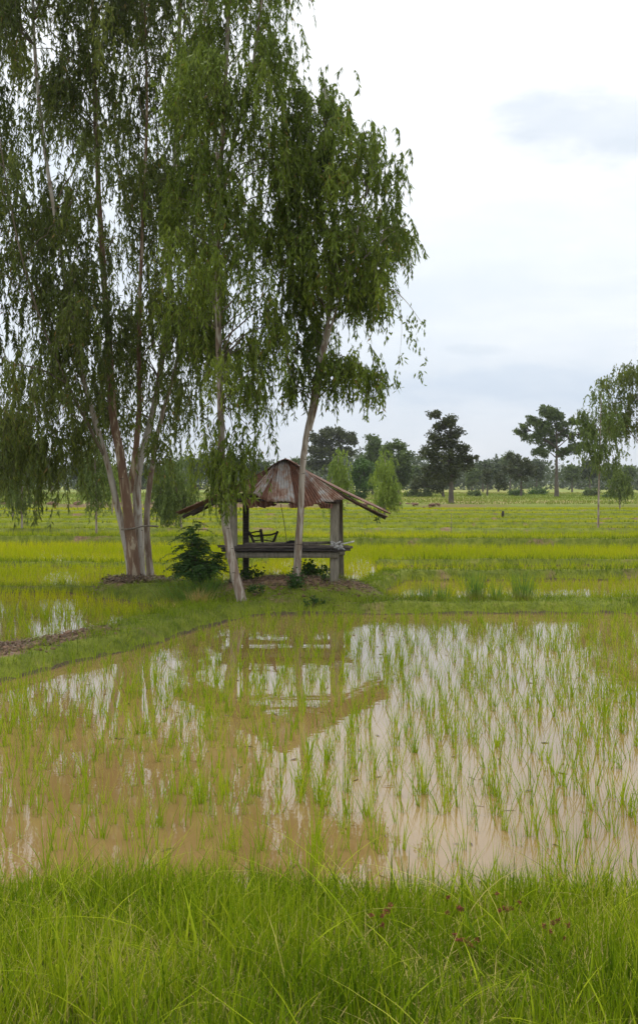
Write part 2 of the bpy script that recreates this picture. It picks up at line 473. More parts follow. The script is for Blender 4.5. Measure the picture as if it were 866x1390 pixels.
for k, i in enumerate(near):
    o = bpy.data.objects.new('rice_seedling', variants[k % 10]); COL.objects.link(o)
    o.location = (rx[i], ry[i], 0); o.rotation_euler = (0, 0, rng.uniform(0, 6.28)); s = rng.uniform(.65, 1.08); o.scale = (s, s, s)
    tag(o, 'thin bright green rice seedling standing in the brown paddy water before the grassy bank', 'rice plant', 'rice seedlings in the flooded near paddy')
mb = MB()
kk, bx, by = expand(rx[rest], ry[rest], 5, .016)
hh = rng.uniform(.7, 1.1, len(rest))[kk - 0] if False else rng.uniform(.20, .46, len(kk))
blades(mb, bx, by, np.full(len(kk), -.08), hh, rng.uniform(.007, .012, len(kk)), np.abs(rng.normal(0, .13, len(kk))), rng.uniform(0, .4, len(kk)), 3, rng.uniform(.1, .9, len(kk)))
o = mb.build('rice_crop', M_RICE); tag(o, 'rows of young green rice filling the middle of the near paddy', 'rice', kind='stuff')

# rice in the paddies behind
mb = MB()
for y0, y1, dens, per, w, sp, seg in ((20.5, 28.8, 34, 5, .010, .025, 2), (28.8, 46, 26, 6, .015, .045, 2), (46, 70, 15, 5, .028, .09, 1), (70, 106.5, 9, 5, .05, .14, 1)):
    x, y = scatter(y0, y1, dens, 1.2, 1.5)
    if y0 < 45:
        y = np.where(rng.uniform(size=len(y)) < .7, np.round(y / .3) * .3 + rng.normal(0, .04, len(y)), y)
    else:
        y = np.where(rng.uniform(size=len(y)) < .5, np.round(y / .8) * .8 + rng.normal(0, .1, len(y)), y)
    k = (hgt(x, y) < -.02) & ~((y < 21.6) & (x > -3))
    k &= rng.uniform(size=len(x)) < np.where((y < 29) & (x > 0), .8, np.where((y < 34) & (x > 0), .62, 1.0))
    x, y = x[k], y[k]
    kk, bx, by = expand(x, y, per, sp)
    n = len(kk)
    tt = np.clip(.5 + .25 * sstep(70, 95, by) + .3 * wob(bx * .15, by * .3, 1, 3) + rng.normal(0, .22, n), 0, 1)
    blades(mb, bx, by, np.full(n, -.05), rng.uniform(.17, .35, n), np.full(n, w), np.abs(rng.normal(0, .16, n)), rng.uniform(0, .4, n), seg, tt)
o = mb.build('rice_field', M_RICE_FAR); tag(o, 'dense yellow green young rice filling the paddies behind the hut', 'rice', kind='stuff')

# grass on the near bank
mb = MB()
x, y = scatter(3.6, 6.95, 2600, 1.35, 1.5)
k = (hgt(x, y) > -.02 + .02 * rng.normal(size=len(x))) & (rng.uniform(size=len(x)) < .62 + .38 * wob(x * 2.6, y * 3.4, 1, 9)); x, y = x[k], y[k]
n = len(x)
edge = 1 - sstep(6.0, 6.95, y)
kind = rng.uniform(size=n)
hh = rng.uniform(.20, .42, n) * (.8 + .25 * wob(x * 1.3, y * 1.5, 1, 4)) * (1 - .35 * (1 - edge))
blades(mb, x, y, hgt(x, y) - .02, hh, rng.uniform(.004, .0105, n), np.abs(rng.normal(0, .17, n)), rng.uniform(0, 1, n) ** 2 * .6, 4,
       np.clip(.42 + .25 * wob(x * 1.1, y * 1.3, 1, 5) + rng.normal(0, .22, n), 0, 1))
x, y = scatter(3.6, 6.5, 12, 1.35, 1.5); n = len(x)      # long arching blades among them
blades(mb, x, y, hgt(x, y), rng.uniform(.35, .6, n), rng.uniform(.005, .01, n), np.abs(rng.normal(.1, .3, n)), rng.uniform(.4, 1.3, n), 6, rng.uniform(.5, 1.0, n))
x, y = scatter(3.6, 6.75, 110, 1.35, 1.5); n = len(x)      # broader blades
blades(mb, x, y, hgt(x, y), rng.uniform(.12, .34, n), rng.uniform(.012, .019, n), np.abs(rng.normal(.1, .3, n)), rng.uniform(.1, .9, n), 5, rng.uniform(0, .8, n))
x, y = scatter(3.6, 6.5, 420, 1.35, 1.5); n = len(x)      # dry thatch lying low
blades(mb, x, y, hgt(x, y), rng.uniform(.06, .2, n), rng.uniform(.004, .008, n), rng.uniform(.4, 1.5, n), rng.uniform(.1, .6, n), 3, np.full(n, 1.0))
o = mb.build('bank_grass', M_GRASS); tag(o, 'lush green grass growing on the bank in front of the paddy', 'grass', kind='stuff')

# grass on the bunds and mounds
mb = MB()


def bare(x, y):
    r = np.full(x.shape, 9.0)
    for cx, cy, rx_, ry_ in ((-.5, 22.85, 1.95, .85), (-4.6, 15.0, .42, .9), (-3.95, 16.6, .36, .75), (-4.15, 24.5, .7, .6)):
        r = np.minimum(r, ((x - cx) / rx_) ** 2 + ((y - cy) / ry_) ** 2)
    return r + .35 * wob(x, y, 2, 1)


for y0, y1, dens, w, h0, h1, seg in ((8, 20.6, 420, .009, .06, .22, 2), (20.6, 27.5, 520, .010, .05, .20, 2), (27.5, 47, 260, .02, .06, .22, 2), (47, 106, 30, .05, .06, .18, 1)):
    x, y = scatter(y0, y1, dens, 1.2, 1.5)
    g = hgt(x, y); k = (g > np.where(y < 30, .03 + .05 * wob(x * 2.1, y * 2.3, 1, 3) + rng.normal(0, .02, len(x)), 0)) & (rng.uniform(size=len(x)) < np.clip(bare(x, y) - .75, .05, 1)); x, y = x[k], y[k]
    n = len(x)
    hh = rng.uniform(h0, h1, n) * (1 + .35 * wob(x, y, 1.1, 6)) * np.where(hgt(x, y) < .06, 1.2, 1)
    blades(mb, x, y, hgt(x, y) - .01, hh, rng.uniform(.7, 1.3, n) * w, np.abs(rng.normal(0, .3, n)), rng.uniform(0, .7, n), seg, rng.uniform(0, 1, n))
o = mb.build('bund_grass', M_BUND); tag(o, 'short green grass and weeds covering the earth bunds between paddies', 'grass', kind='stuff')

# meadow beyond the paddies
mb = MB()
x, y = scatter(108, 240, 4.5, 1.2, 5)
n = len(x)
blades(mb, x, y, hgt(x, y) - .02, rng.uniform(.12, .45, n), rng.uniform(.06, .16, n), np.abs(rng.normal(0, .3, n)), rng.uniform(0, .6, n), 1, rng.uniform(0, 1, n))
o = mb.build('meadow_grass', M_MEADOW); tag(o, 'rough yellow green meadow grass between paddies and far trees', 'grass', kind='stuff')


# ------------------------------------------------------------------- trees
def inside(poly, x, y):
    poly = np.asarray(poly, float); r = np.zeros(x.shape, bool)
    a = poly; b = np.roll(poly, -1, 0)
    for (x1, y1), (x2, y2) in zip(a, b):
        if y1 == y2: continue
        c = ((y1 > y) != (y2 > y)) & (x < (x2 - x1) * (y - y1) / (y2 - y1) + x1)
        r ^= c
    return r


def leaves(mb, p, d, L, W, tint, mat=0):
    """narrow diamond leaves at p pointing along d"""
    n = len(p)
    d = d / (np.linalg.norm(d, axis=1)[:, None] + 1e-9)
    r = rng.normal(size=(n, 3)); s = np.cross(d, r); s /= np.linalg.norm(s, axis=1)[:, None] + 1e-9
    L = np.broadcast_to(L, (n,))[:, None]; W = np.broadcast_to(W, (n,))[:, None]
    nn = np.cross(s, d)
    v = np.stack([p, p + d * L * .42 + s * W * .5 + nn * L * .05, p + d * L, p + d * L * .42 - s * W * .5 + nn * L * .05], 1)
    f = np.arange(n)[:, None] * 4 + np.arange(4)[None]
    mb.add(v, f, np.repeat(np.broadcast_to(tint, (n,)), 4), .5, mat)


def weeping_crown(mb, wood, centres, radii, n_str, L_str, leafL, leafW, droop=1.0, per=26, twig=.0035, tint0=.45, cl_tint=.18, outward=None):
    """strands of hanging leaves in clumps; centres (K,3), radii per clump (m)"""
    K = len(centres)
    ci = rng.integers(0, K, n_str)
    cc = centres[ci]; rr = radii[ci][:, None]
    st = cc + rng.normal(size=(n_str, 3)) * rr * np.array([.55, .55, .60])
    ln = rng.uniform(*L_str, n_str)
    az = rng.uniform(0, 2 * math.pi, n_str)
    out = rng.uniform(.15, .55, n_str)
    ct = rng.normal(0, cl_tint, K)[ci]
    t = np.sort(rng.uniform(0.05, 1, (n_str, per)), axis=1)
    hx = (ln * out)[:, None] * (1 - np.exp(-2.2 * t))
    px = st[:, None, 0] + hx * np.cos(az)[:, None]
    py = st[:, None, 1] + hx * np.sin(az)[:, None]
    pz = st[:, None, 2] - ln[:, None] * droop * (t ** 1.35) + .06 * ln[:, None] * np.sin(t * 3)
    p = np.stack([px, py, pz], -1).reshape(-1, 3)
    n = len(p)
    d = rng.normal(0, .38, (n, 3)); d[:, 2] -= 1.0
    Lf = leafL * rng.uniform(.45, 1.4, n)
    tint = np.clip(tint0 + np.repeat(ct, per) + rng.normal(0, .16, n), 0, .94)
    tint = np.where(rng.uniform(size=n) < .014, 1.0, tint)
    leaves(mb, p, d, Lf, leafW * rng.uniform(.7, 1.3, n), tint)
    # the twigs that carry them, as thin three-sided strips
    if twig:
        tt = np.linspace(0, 1, 5)[None]
        hx = (ln * out)[:, None] * (1 - np.exp(-2.2 * tt))
        q = np.stack([st[:, None, 0] + hx * np.cos(az)[:, None], st[:, None, 1] + hx * np.sin(az)[:, None],
                      st[:, None, 2] - ln[:, None] * droop * (tt ** 1.35) + .06 * ln[:, None] * np.sin(tt * 3)], -1)
        a = np.array([[1, 0, 0], [-.5, .87, 0], [-.5, -.87, 0]]) * twig
        v = q[:, :, None] + a[None, None]
        base = np.arange(n_str)[:, None, None] * 15 + np.arange(4)[None, :, None] * 3
        j = np.arange(3)[None, None]
        f = np.stack([base + j, base + (j + 1) % 3, base + 3 + (j + 1) % 3, base + 3 + j], -1)
        mb.add(v, f, .5, .5, 1)
    return st


def limb(mb, a, b, r0, r1, sag=.12, sides=5, n=7, mat=0, arch=.0):
    a = np.asarray(a, float); b = np.asarray(b, float)
    L = np.linalg.norm(b - a)
    t = np.linspace(0, 1, n)[:, None]
    up = np.array([0, 0, 1.0])
    p = a + (b - a) * t + up * (np.sin(t * math.pi) * L * arch) + rng.normal(0, .02 * L, (n, 3)) * np.sin(t * math.pi)
    mb.tube(p, r0 + (r1 - r0) * t[:, 0], sides, .5, mat, cap=False)
    return p


def crown_points(poly, D, depth, K, gaps=(), min_px=14):
    """clump centres inside a crown outline, with real depth round the trunk"""
    poly = np.asarray(poly, float)
    x0, y0 = poly.min(0); x1, y1 = poly.max(0)
    pts = []
    tries = 0
    while len(pts) < K and tries < 40000:
        tries += 1
        u, v = rng.uniform(x0, x1), rng.uniform(y0, y1)
        if not inside(poly, np.array([u]), np.array([v]))[0]: continue
        if any(((u - gx) / gr) ** 2 + ((v - gy) / (gr * 1.3)) ** 2 < 1 for gx, gy, gr in gaps): continue
        if any((u - a) ** 2 + (v - b) ** 2 < min_px ** 2 for a, b, _ in pts[-60:]): continue
        pts.append((u, v, rng.uniform(-1, 1)))
    pts = np.array(pts)
    xm, xr = (x0 + x1) / 2, (x1 - x0) / 2
    dd = depth * np.sqrt(np.clip(1.05 - ((pts[:, 0] - xm) / xr) ** 2, .1, 1)) * pts[:, 2]
    Dv = D + dd
    # size is kept: the outline is laid out at the trunk's distance, depth is added behind and in front
    w = np.stack([(pts[:, 0] - CX) / F * D, Dv, H - (pts[:, 1] - HY) / F * D], 1)
    return w


def eucalyptus(name, label, stems, D, crown, gaps, K, n_str, mat_leaf, mats_bark, depth, L_str=(.5, 1.5), leafL=.13, leafW=.026, group=None, clump=.42, per=26,
               extra_limbs=(), extra_crown=None, droop=1.0, sides=12, tint0=.45, twigs=True, min_px=14, cat='tree'):
    base = stems[0][0][0]
    org = P(base[0], base[1], base[2]); org[2] = hgt(org[0], org[1]) - .05
    root = empty(name, tuple(org), label, cat, group)
    lines = []
    for k, (pts, r0, r1, mi) in enumerate(stems):
        w = np.array([P(*q) for q in pts])
        if w[0][2] < 1.0:
            e = w[0] - (w[1] - w[0]) / np.linalg.norm(w[1] - w[0]) * .35; w = np.vstack([e[None], w])
        n = max(10, len(pts) * 5)
        ln = smooth_line(w, n)
        if r0 > .06: ln[:, :2] += np.cumsum(rng.normal(0, .004, (n, 2)), 0)
        t = np.linspace(0, 1, n)
        rad = r0 + (r1 - r0) * t ** .8
        if k < 5 and w[0][2] < 1: rad = rad * (1 + .75 * np.exp(-t * n / 2.6))
        mb = MB(); mb.tube(ln, rad, sides, .5, 0, wob=.035)
        lines.append((ln, rad, mb, mi))
    C = crown_points(crown, D, depth, K, gaps, min_px)
    if extra_crown is not None: C = np.vstack([C, extra_crown])
    pts_all = np.vstack([l[0] for l in lines]); owner = np.concatenate([[i] * len(l[0]) for i, l in enumerate(lines)])
    rad_all = np.concatenate([l[1] for l in lines])
    z0 = pts_all[:, 2].min()
    for c in C:
        dz = c[2] - pts_all[:, 2]
        hd = np.hypot(pts_all[:, 0] - c[0], pts_all[:, 1] - c[1])
        cost = hd + np.abs(dz - .6 * hd) * .6 + np.where(pts_all[:, 2] < z0 + 4.2, 6, 0) * (D < 40)
        i = int(np.argmin(cost + rng.uniform(0, .4, len(cost))))
        L = np.linalg.norm(c - pts_all[i])
        r0 = min(rad_all[i] * .55, .008 + .007 * L)
        limb(lines[owner[i]][2], pts_all[i], c, r0, .004, n=8, arch=.13, sides=5, mat=1)
    for (pts, r0, r1, own) in extra_limbs:
        w = smooth_line(np.array([P(*q) for q in pts]), 16)
        lines[own][2].tube(w, np.linspace(r0, r1, 16), 5, cap=False)
    for ln, rad, mb, mi in lines:
        mb.build('trunk', [mats_bark[mi], M_LIMB], root, smooth=True)
    mb = MB()
    weeping_crown(mb, None, C, np.full(len(C), clump) * rng.uniform(.6, 1.35, len(C)), n_str, L_str, leafL, leafW, droop, per, twig=.003 if twigs else 0, tint0=tint0)
    cr = mb.build('crown', [mat_leaf, M_BARK_FAR], root)
    return root


# multi-stemmed tree on the left
A_poly = [(-120, -260), (300, -260), (300, 60), (290, 200), (285, 330), (282, 430), (274, 520), (264, 580), (240, 606), (215, 600), (200, 560), (170, 555), (140, 590), (112, 560), (95, 580), (72, 625), (48, 560), (20, 530), (-20, 590), (-120, 600)]
gapsA = [(60, 200, 20), (38, 218, 14), (132, 132, 20), (5, 190, 16), (55, 85, 12), (22, 20, 14), (88, 60, 12), (20, 445, 18), (60, 430, 12), (100, 260, 12), (12, 330, 16), (150, 60, 10), (75, 340, 12), (245, 350, 14), (190, 40, 12)]
eucalyptus('eucalyptus_tree', 'large eucalyptus with several pale and peeling brown stems and a dark weeping crown', [
    ([(179, 792, 25.0), (172, 740, 24.98), (161, 690, 24.9), (150, 640, 24.8), (136, 592, 24.7), (118, 530, 24.5), (100, 440, 24.2), (82, 330, 24), (62, 200, 23.8), (48, 60, 23.8), (44, -120, 23.8)], .10, .03, 0),
    ([(184, 796, 24.85), (179, 740, 24.8), (171, 680, 24.75), (163, 620, 24.8), (152, 560, 24.9), (148, 480, 25), (140, 380, 25.2), (132, 250, 25.3), (126, 100, 25.4), (120, -160, 25.4)], .165, .04, 2),
    ([(191, 784, 25.2), (189, 720, 25.2), (187, 670, 25.3), (191, 630, 25.4), (201, 590, 25.6), (213, 540, 25.8), (226, 450, 26), (234, 330, 26.2), (240, 180, 26.3), (246, 0, 26.3), (246, -160, 26.3)], .135, .035, 0),
    ([(204, 782, 25.5), (199, 720, 25.5), (202, 670, 25.5), (209, 620, 25.4), (220, 565, 25.3), (238, 500, 25.2), (255, 420, 25), (268, 300, 24.8), (278, 150, 24.6)], .10, .02, 1),
    ([(147, 628, 24.8), (122, 580, 24.4), (92, 520, 24.0), (58, 440, 23.6), (28, 340, 23.3), (5, 220, 23.2), (-12, 80, 23.2)], .045, .010, 3),
    ([(118, 530, 24.5), (96, 478, 25.0), (66, 420, 25.5), (30, 350, 26.0), (-20, 280, 26.3)], .032, .008, 3),
    ([(92, 520, 24.0), (52, 500, 23.6), (10, 490, 23.3), (-40, 450, 23.2)], .026, .008, 3),
    ([(176, 668, 24.9), (184, 610, 24.7), (189, 540, 24.5), (190, 430, 24.4), (194, 300, 24.3), (200, 120, 24.3), (192, -120, 24.3)], .085, .02, 2),
], 25.0, A_poly, gapsA, 320, 8900, M_EUC_DARK, [M_BARK_PALE, M_BARK_GREY, M_BARK_BROWN, M_LIMB], 2.6, L_str=(.3, 1.1), leafL=.15, leafW=.033, clump=.50, per=25, tint0=.42, min_px=12,
           extra_crown=np.array([P(*q) for q in ((20, 590, 24), (40, 605, 24), (62, 622, 24.2), (72, 600, 24.4), (4, 600, 23.8), (50, 580, 23.6), (-10, 610, 24), (66, 640, 24.1), (30, 570, 24.5))]))

# tall tree by the hut's left post
B_poly = [(262, -260), (400, -260), (402, 0), (392, 60), (400, 120), (392, 200), (396, 300), (400, 400), (395, 440), (385, 475), (368, 505), (345, 535), (318, 550), (290, 545), (262, 510), (250, 450), (238, 400), (232, 300), (240, 180), (255, 60)]
gapsB = [(372, 545, 10), (268, 500, 12), (330, 330, 8), (350, 200, 8), (282, 590, 12), (395, 210, 8), (300, 470, 9)]
eucalyptus('eucalyptus_tree', 'tall slim eucalyptus with one smooth pale trunk leaning against the left end of the hut', [
    ([(329, 814, 21.5), (319, 770, 21.55), (310, 720, 21.6), (305, 660, 21.6), (303, 580, 21.6), (300, 480, 21.6), (297, 380, 21.6), (299, 280, 21.6), (305, 180, 21.6), (310, 90, 21.6), (313, 0, 21.6), (316, -200, 21.6)], (.108), .03, 1),
    ([(299, 290, 21.6), (312, 215, 21.4), (326, 160, 21.2), (345, 80, 21.0), (360, -40, 20.8)], .05, .02, 1),
    ([(301, 250, 21.6), (290, 170, 21.9), (280, 90, 22.2), (276, -60, 22.4)], .045, .02, 1),
], 21.6, B_poly, gapsB, 120, 3150, M_EUC, [M_BARK_PALE, M_BARK_GREY], 1.7, L_str=(.3, 1.0), leafL=.14, leafW=.030, clump=.40, per=25, tint0=.5,
           extra_crown=np.array([P(*q) for q in ((340, 585, 21.0), (300, 612, 21.0), (285, 596, 21.3), (326, 600, 21.0), (314, 640, 21.1), (296, 650, 21.2))]))

# leaning tree in front of the hut
C_poly = [(392, 150), (400, 118), (425, 108), (438, 95), (455, 125), (476, 138), (492, 178), (508, 205), (528, 205), (535, 235), (528, 270), (548, 292), (565, 305), (558, 330), (545, 350), (530, 345), (528, 385), (505, 405), (480, 400), (470, 425), (455, 440), (430, 445), (412, 470), (400, 470), (396, 400), (384, 300), (390, 200)]
gapsC = [(505, 290, 8), (395, 250, 8), (415, 330, 9), (480, 360, 7), (510, 235, 6)]
eucalyptus('eucalyptus_tree', 'slender crooked eucalyptus rising in front of the hut roof with a crown leaning right', [
    ([(402, 800, 22.3), (405, 752, 22.2), (409, 690, 22.05), (412, 640, 22.0), (418, 590, 22.0), (425, 550, 22.0), (430, 510, 22.0), (438, 470, 22.0), (447, 435, 22.0), (453, 400, 22.1), (456, 330, 22.2), (452, 250, 22.3), (446, 170, 22.3), (440, 110, 22.3)], .095, .012, 1),
    ([(420, 584, 22.0), (430, 545, 21.85), (434, 505, 21.75), (442, 472, 21.7), (452, 435, 21.6), (470, 380, 21.5), (488, 300, 21.4), (505, 230, 21.4)], .05, .012, 1),
    ([(447, 435, 22.0), (430, 380, 22.3), (418, 300, 22.6), (412, 200, 22.8)], .04, .012, 1),
    ([(470, 380, 21.5), (500, 345, 21.3), (530, 318, 21.2), (552, 305, 21.2)], .022, .008, 1),
], 22.0, C_poly, gapsC, 84, 1950, M_EUC, [M_BARK_PALE, M_BARK_GREY], 1.5, L_str=(.25, .8), leafL=.14, leafW=.034, clump=.30, per=22, tint0=.42,
           extra_limbs=[([(425, 560, 21.8), (440, 500, 21.4), (452, 482, 21.3), (480, 490, 21.2), (510, 512, 21.2)], .018, .004, 1),
                        ([(500, 400, 21.6), (528, 392, 21.4), (550, 408, 21.3), (572, 438, 21.3)], .014, .003, 3),
                        ([(528, 392, 21.4), (535, 405, 21.4), (545, 440, 21.4), (541, 500, 21.4)], .006, .002, 3),
                        ([(420, 570, 22.0), (404, 520, 21.7), (396, 500, 21.7), (390, 520, 21.7)], .016, .004, 0)],
           extra_crown=np.array([P(*q) for q in ((446, 486, 21.3), (462, 486, 21.2), (480, 492, 21.2), (496, 500, 21.2), (508, 508, 21.2), (455, 500, 21.4), (440, 495, 21.5), (405, 500, 21.8), (396, 520, 21.7), (410, 480, 22))]),
           min_px=15)


def spray(tree, spots, mat):
    mb = MB()
    for px, py, D, n, s in spots:
        c = P(px, py, D)
        p = c + rng.normal(size=(n, 3)) * s * np.array([.8, .8, 1.6])
        d = rng.normal(0, .4, (n, 3)); d[:, 2] -= 1
        leaves(mb, p, d, .12 * rng.uniform(.7, 1.2, n), .04, rng.uniform(.2, .6, n))
    return mb.build('hanging_leaves', mat, tree)


C_tree = [o for o in COL.objects if o.type == 'EMPTY' and o.get('label', '').startswith('slender crooked')][0]
spray(C_tree, [(525, 453, 21.4, 12, .05), (560, 432, 21.3, 22, .07), (574, 438, 21.3, 14, .05), (556, 450, 21.3, 18, .06), (562, 462, 21.3, 14, .05), (545, 485, 21.4, 12, .05), (538, 516, 21.4, 20, .07),
               (540, 524, 21.4, 14, .05), (572, 508, 21.3, 14, .05), (576, 488, 21.3, 6, .04), (570, 475, 21.3, 6, .04), (552, 440, 21.3, 10, .05)], M_EUC)

# slim young eucalypts standing in the paddies
YOUNG = [
    ('slim eucalyptus with a drooping crown in the paddies at the far left edge', (30, 723, 55.5), [(0, 570), (20, 545), (44, 560), (58, 600), (60, 640), (55, 660), (40, 680), (15, 680), (3, 640)], 40, 1000, M_EUC_MID, 1.1),
    ('thin eucalyptus behind the slim one at the far left edge', (18, 706, 74), [(-20, 600), (0, 585), (25, 600), (34, 640), (20, 670), (-10, 665)], 24, 600, M_EUC_MID, 1.4),
    ('small drooping eucalyptus just left of the many stemmed tree', (131, 726, 53), [(112, 610), (125, 590), (142, 600), (148, 640), (142, 670), (122, 672), (112, 645)], 30, 650, M_EUC_MID, .9),
    ('spindly young tree close left of the peeling stems', (153, 701, 82), [(142, 640), (156, 620), (166, 640), (164, 665), (146, 668)], 14, 300, M_EUC_LIGHT, .8),
    ('leafy drooping eucalyptus between the many stemmed tree and the hut roof', (247, 722, 57), [(205, 650), (222, 628), (250, 618), (262, 640), (262, 668), (245, 688), (215, 690), (204, 672)], 42, 1100, M_EUC_MID, 1.1),
    ('pale green sapling in the paddy right of the hut roof', (522, 706, 74), [(506, 650), (510, 632), (520, 612), (527, 618), (530, 640), (542, 652), (538, 676), (514, 682)], 20, 560, M_EUC_LIGHT, .85),
    ('pale green sapling rising behind the hut roof', (459, 704, 76), [(446, 650), (452, 625), (460, 607), (467, 625), (472, 655), (466, 676), (450, 676)], 22, 520, M_EUC_LIGHT, .8),
    ('slim eucalyptus with sparse hanging foliage at the right side of the paddies', (811, 720, 58), [(790, 560), (800, 530), (818, 525), (836, 545), (842, 590), (836, 620), (820, 640), (802, 625), (790, 595)], 26, 620, M_EUC_MID, 1.1),
    ('dense weeping eucalyptus cut by the right edge', (878, 716, 62), [(808, 540), (826, 508), (850, 492), (880, 478), (940, 490), (950, 580), (925, 615), (870, 600), (846, 585), (820, 575)], 60, 1900, M_EUC_DARK, 1.7),
    ('short thin tree behind the slim eucalyptus on the right', (841, 692, 102), [(826, 645), (838, 628), (852, 640), (856, 662), (830, 668)], 16, 320, M_EUC_MID, 1.0),
]
for lab, (bx_, by_, bD), poly, K, ns, ml, dep in YOUNG:
    s = bD / 25.0
    px_top = np.mean([q[0] for q in poly]); py_top = min(q[1] for q in poly)
    st = [([(bx_, by_ + 2, bD), (bx_ + .35 * (px_top - bx_), by_ * .6 + py_top * .4, bD), (bx_ + .8 * (px_top - bx_), by_ * .3 + py_top * .7, bD), (px_top, py_top + 12, bD)], .075 if bD < 90 else .09, .02, 0)]
    eucalyptus('young_eucalyptus', lab, st, bD, poly, [], K, int(ns * .62), ml, [M_BARK_GREY], dep, L_str=(.4, 1.3), leafL=.20 * (s / 2.2) ** .5, leafW=.052 * (s / 2.2) ** .8, clump=.36, per=16,
               sides=7, twigs=False, min_px=4, group='slim eucalypts standing in the paddies')


def far_tree(name, label, px, py, D, lobes, tw, mat, n=4000, leaf=.34, group='trees beyond the paddies', lean=0, sub=.42, fat=1.15):
    s = D / F
    gx, gy = (px - CX) * s, D
    gz = float(hgt(np.array(gx), np.array(gy)))
    root = empty(name, (gx, gy, gz), label, 'tree', group)
    tb = MB()
    zc = lambda v: H - (v - HY) * s
    ymin = min(l[1] for l in lobes); ylow = max(l[1] + l[3] for l in lobes)
    top = np.array([gx + lean * s, gy, zc(ymin + 4)])
    fork = np.array([gx + lean * s * .3, gy, zc(py - .38 * (py - ymin))])
    tl = smooth_line([np.array([gx, gy, gz - .2]), np.array([gx + lean * .1 * s, gy, (gz + fork[2]) / 2]), fork, top], 16)
    rad = np.linspace(tw * s * .5, tw * s * .12, 16); rad[0] *= 1.4
    tb.tube(tl, rad, 8, wob=.05)
    mb = MB()
    area = sum(l[2] * l[3] for l in lobes) * fat * fat
    for lx, ly, rx_, ry_ in lobes:
        rx_, ry_ = rx_ * fat, ry_ * fat
        c = np.array([(lx - CX) * s, D + rng.uniform(-.5, .5) * rx_ * s, zc(ly)])
        i = int(np.clip(np.searchsorted(tl[:, 2], c[2] - .6 * np.hypot(c[0] - gx, 1)), 5, 13))
        lp = limb(tb, tl[i], c, max(.05, rad[i] * .55), .03, n=8, arch=.10, sides=5)
        K = max(5, int(9 * (rx_ * ry_) / 120) + 4)
        sc = rng.normal(size=(K, 3)); sc /= np.linalg.norm(sc, axis=1)[:, None]
        sc = sc * rng.uniform(.45, .95, (K, 1)) * np.array([rx_, rx_, ry_]) * s * .85 + c
        for q in sc:
            limb(tb, lp[5], q, .04, .012, n=5, sides=4)
        m_ = int(n * rx_ * ry_ / area)
        k = rng.integers(0, K, m_)
        rr = sub * min(rx_, ry_) * s
        g = rng.normal(size=(m_, 3)); g = g / (np.linalg.norm(g, axis=1)[:, None] ** .45)
        p = sc[k] + g * rr * np.array([.62, .62, .5])
        d = rng.normal(size=(m_, 3)); d[:, 2] -= .2
        ct = rng.normal(.45, .15, K)
        leaves(mb, p, d, leaf * rng.uniform(.6, 1.3, m_), leaf * .6, np.clip(ct[k] + rng.normal(0, .16, m_), 0, 1))
    tb.build('trunk', M_BARK_FAR, root, smooth=True)
    mb.build('crown', mat, root)
    return root


far_tree('rain_tree', 'dark umbrella shaped tree with a flat spreading crown seen above the hut roof', 448, 668, 230,
         [(435, 596, 18, 10), (452, 588, 20, 11), (470, 597, 16, 9), (430, 614, 14, 10), (448, 610, 18, 10), (470, 612, 12, 8), (424, 630, 9, 9), (440, 632, 14, 9), (478, 592, 8, 6)], 6, M_FAR_DARK, 6500, .62)
far_tree('roadside_tree', 'tall loose grey green tree, left one of the two beside the umbrella tree', 506, 672, 200,
         [(505, 600, 11, 12), (513, 612, 10, 12), (500, 622, 10, 12), (508, 636, 12, 12)], 4, M_FAR_MID, 3600, .5)
far_tree('roadside_tree', 'broad grey green tree right of the loose tall one, above the pale sapling', 540, 678, 175,
         [(528, 612, 12, 11), (541, 606, 10, 10), (548, 622, 11, 12), (535, 634, 13, 12), (550, 640, 9, 13), (540, 652, 14, 12)], 5, M_FAR_MID, 5000, .46)
far_tree('mango_tree', 'rounded bright green tree close behind the right slope of the hut roof', 494, 680, 150,
         [(492, 632, 12, 13), (502, 640, 12, 14), (486, 648, 11, 14), (498, 658, 15, 14)], 5, M_FAR_GREEN, 4200, .36)
far_tree('dark_broadleaf_tree', 'tall dark olive tree with a narrow top and wide lower crown', 612, 686, 122,
         [(592, 562, 13, 7), (612, 572, 11, 11), (600, 580, 12, 11), (622, 590, 9, 9), (590, 598, 14, 13), (610, 600, 17, 15), (630, 612, 12, 12), (582, 616, 14, 14), (604, 625, 18, 14), (628, 630, 17, 12), (640, 622, 9, 8), (588, 640, 15, 13), (610, 645, 14, 8)],
         8, M_FAR_DARK, 9500, .30)
far_tree('dark_broadleaf_tree', 'low dark tree tucked behind the left side of the tall olive tree', 601, 676, 170,
         [(578, 650, 12, 12), (592, 655, 12, 12), (568, 660, 9, 10), (605, 652, 14, 12)], 5, M_FAR_DARK, 3000, .4)
far_tree('spreading_tree', 'tall spreading tree with an open crown of separate leafy clumps and a bare pale trunk', 755, 677, 170,
         [(738, 560, 15, 8), (752, 566, 13, 9), (722, 573, 12, 7), (706, 582, 9, 7), (740, 580, 14, 8), (764, 578, 12, 7), (782, 572, 9, 6), (790, 588, 10, 8), (772, 592, 11, 7), (728, 594, 13, 8), (750, 600, 14, 9), (712, 592, 7, 5), (778, 608, 13, 8), (736, 612, 12, 8), (762, 614, 12, 7), (796, 604, 6, 6)],
         7, M_FAR_MID, 13000, .38, fat=1.35)
far_tree('small_dark_tree', 'small dark tree with a leaning crown between the olive tree and the spreading tree', 707, 671, 185,
         [(698, 622, 11, 8), (710, 630, 11, 9), (690, 636, 9, 8), (704, 645, 15, 9), (720, 640, 9, 9)], 4, M_FAR_DARK, 3000, .42)
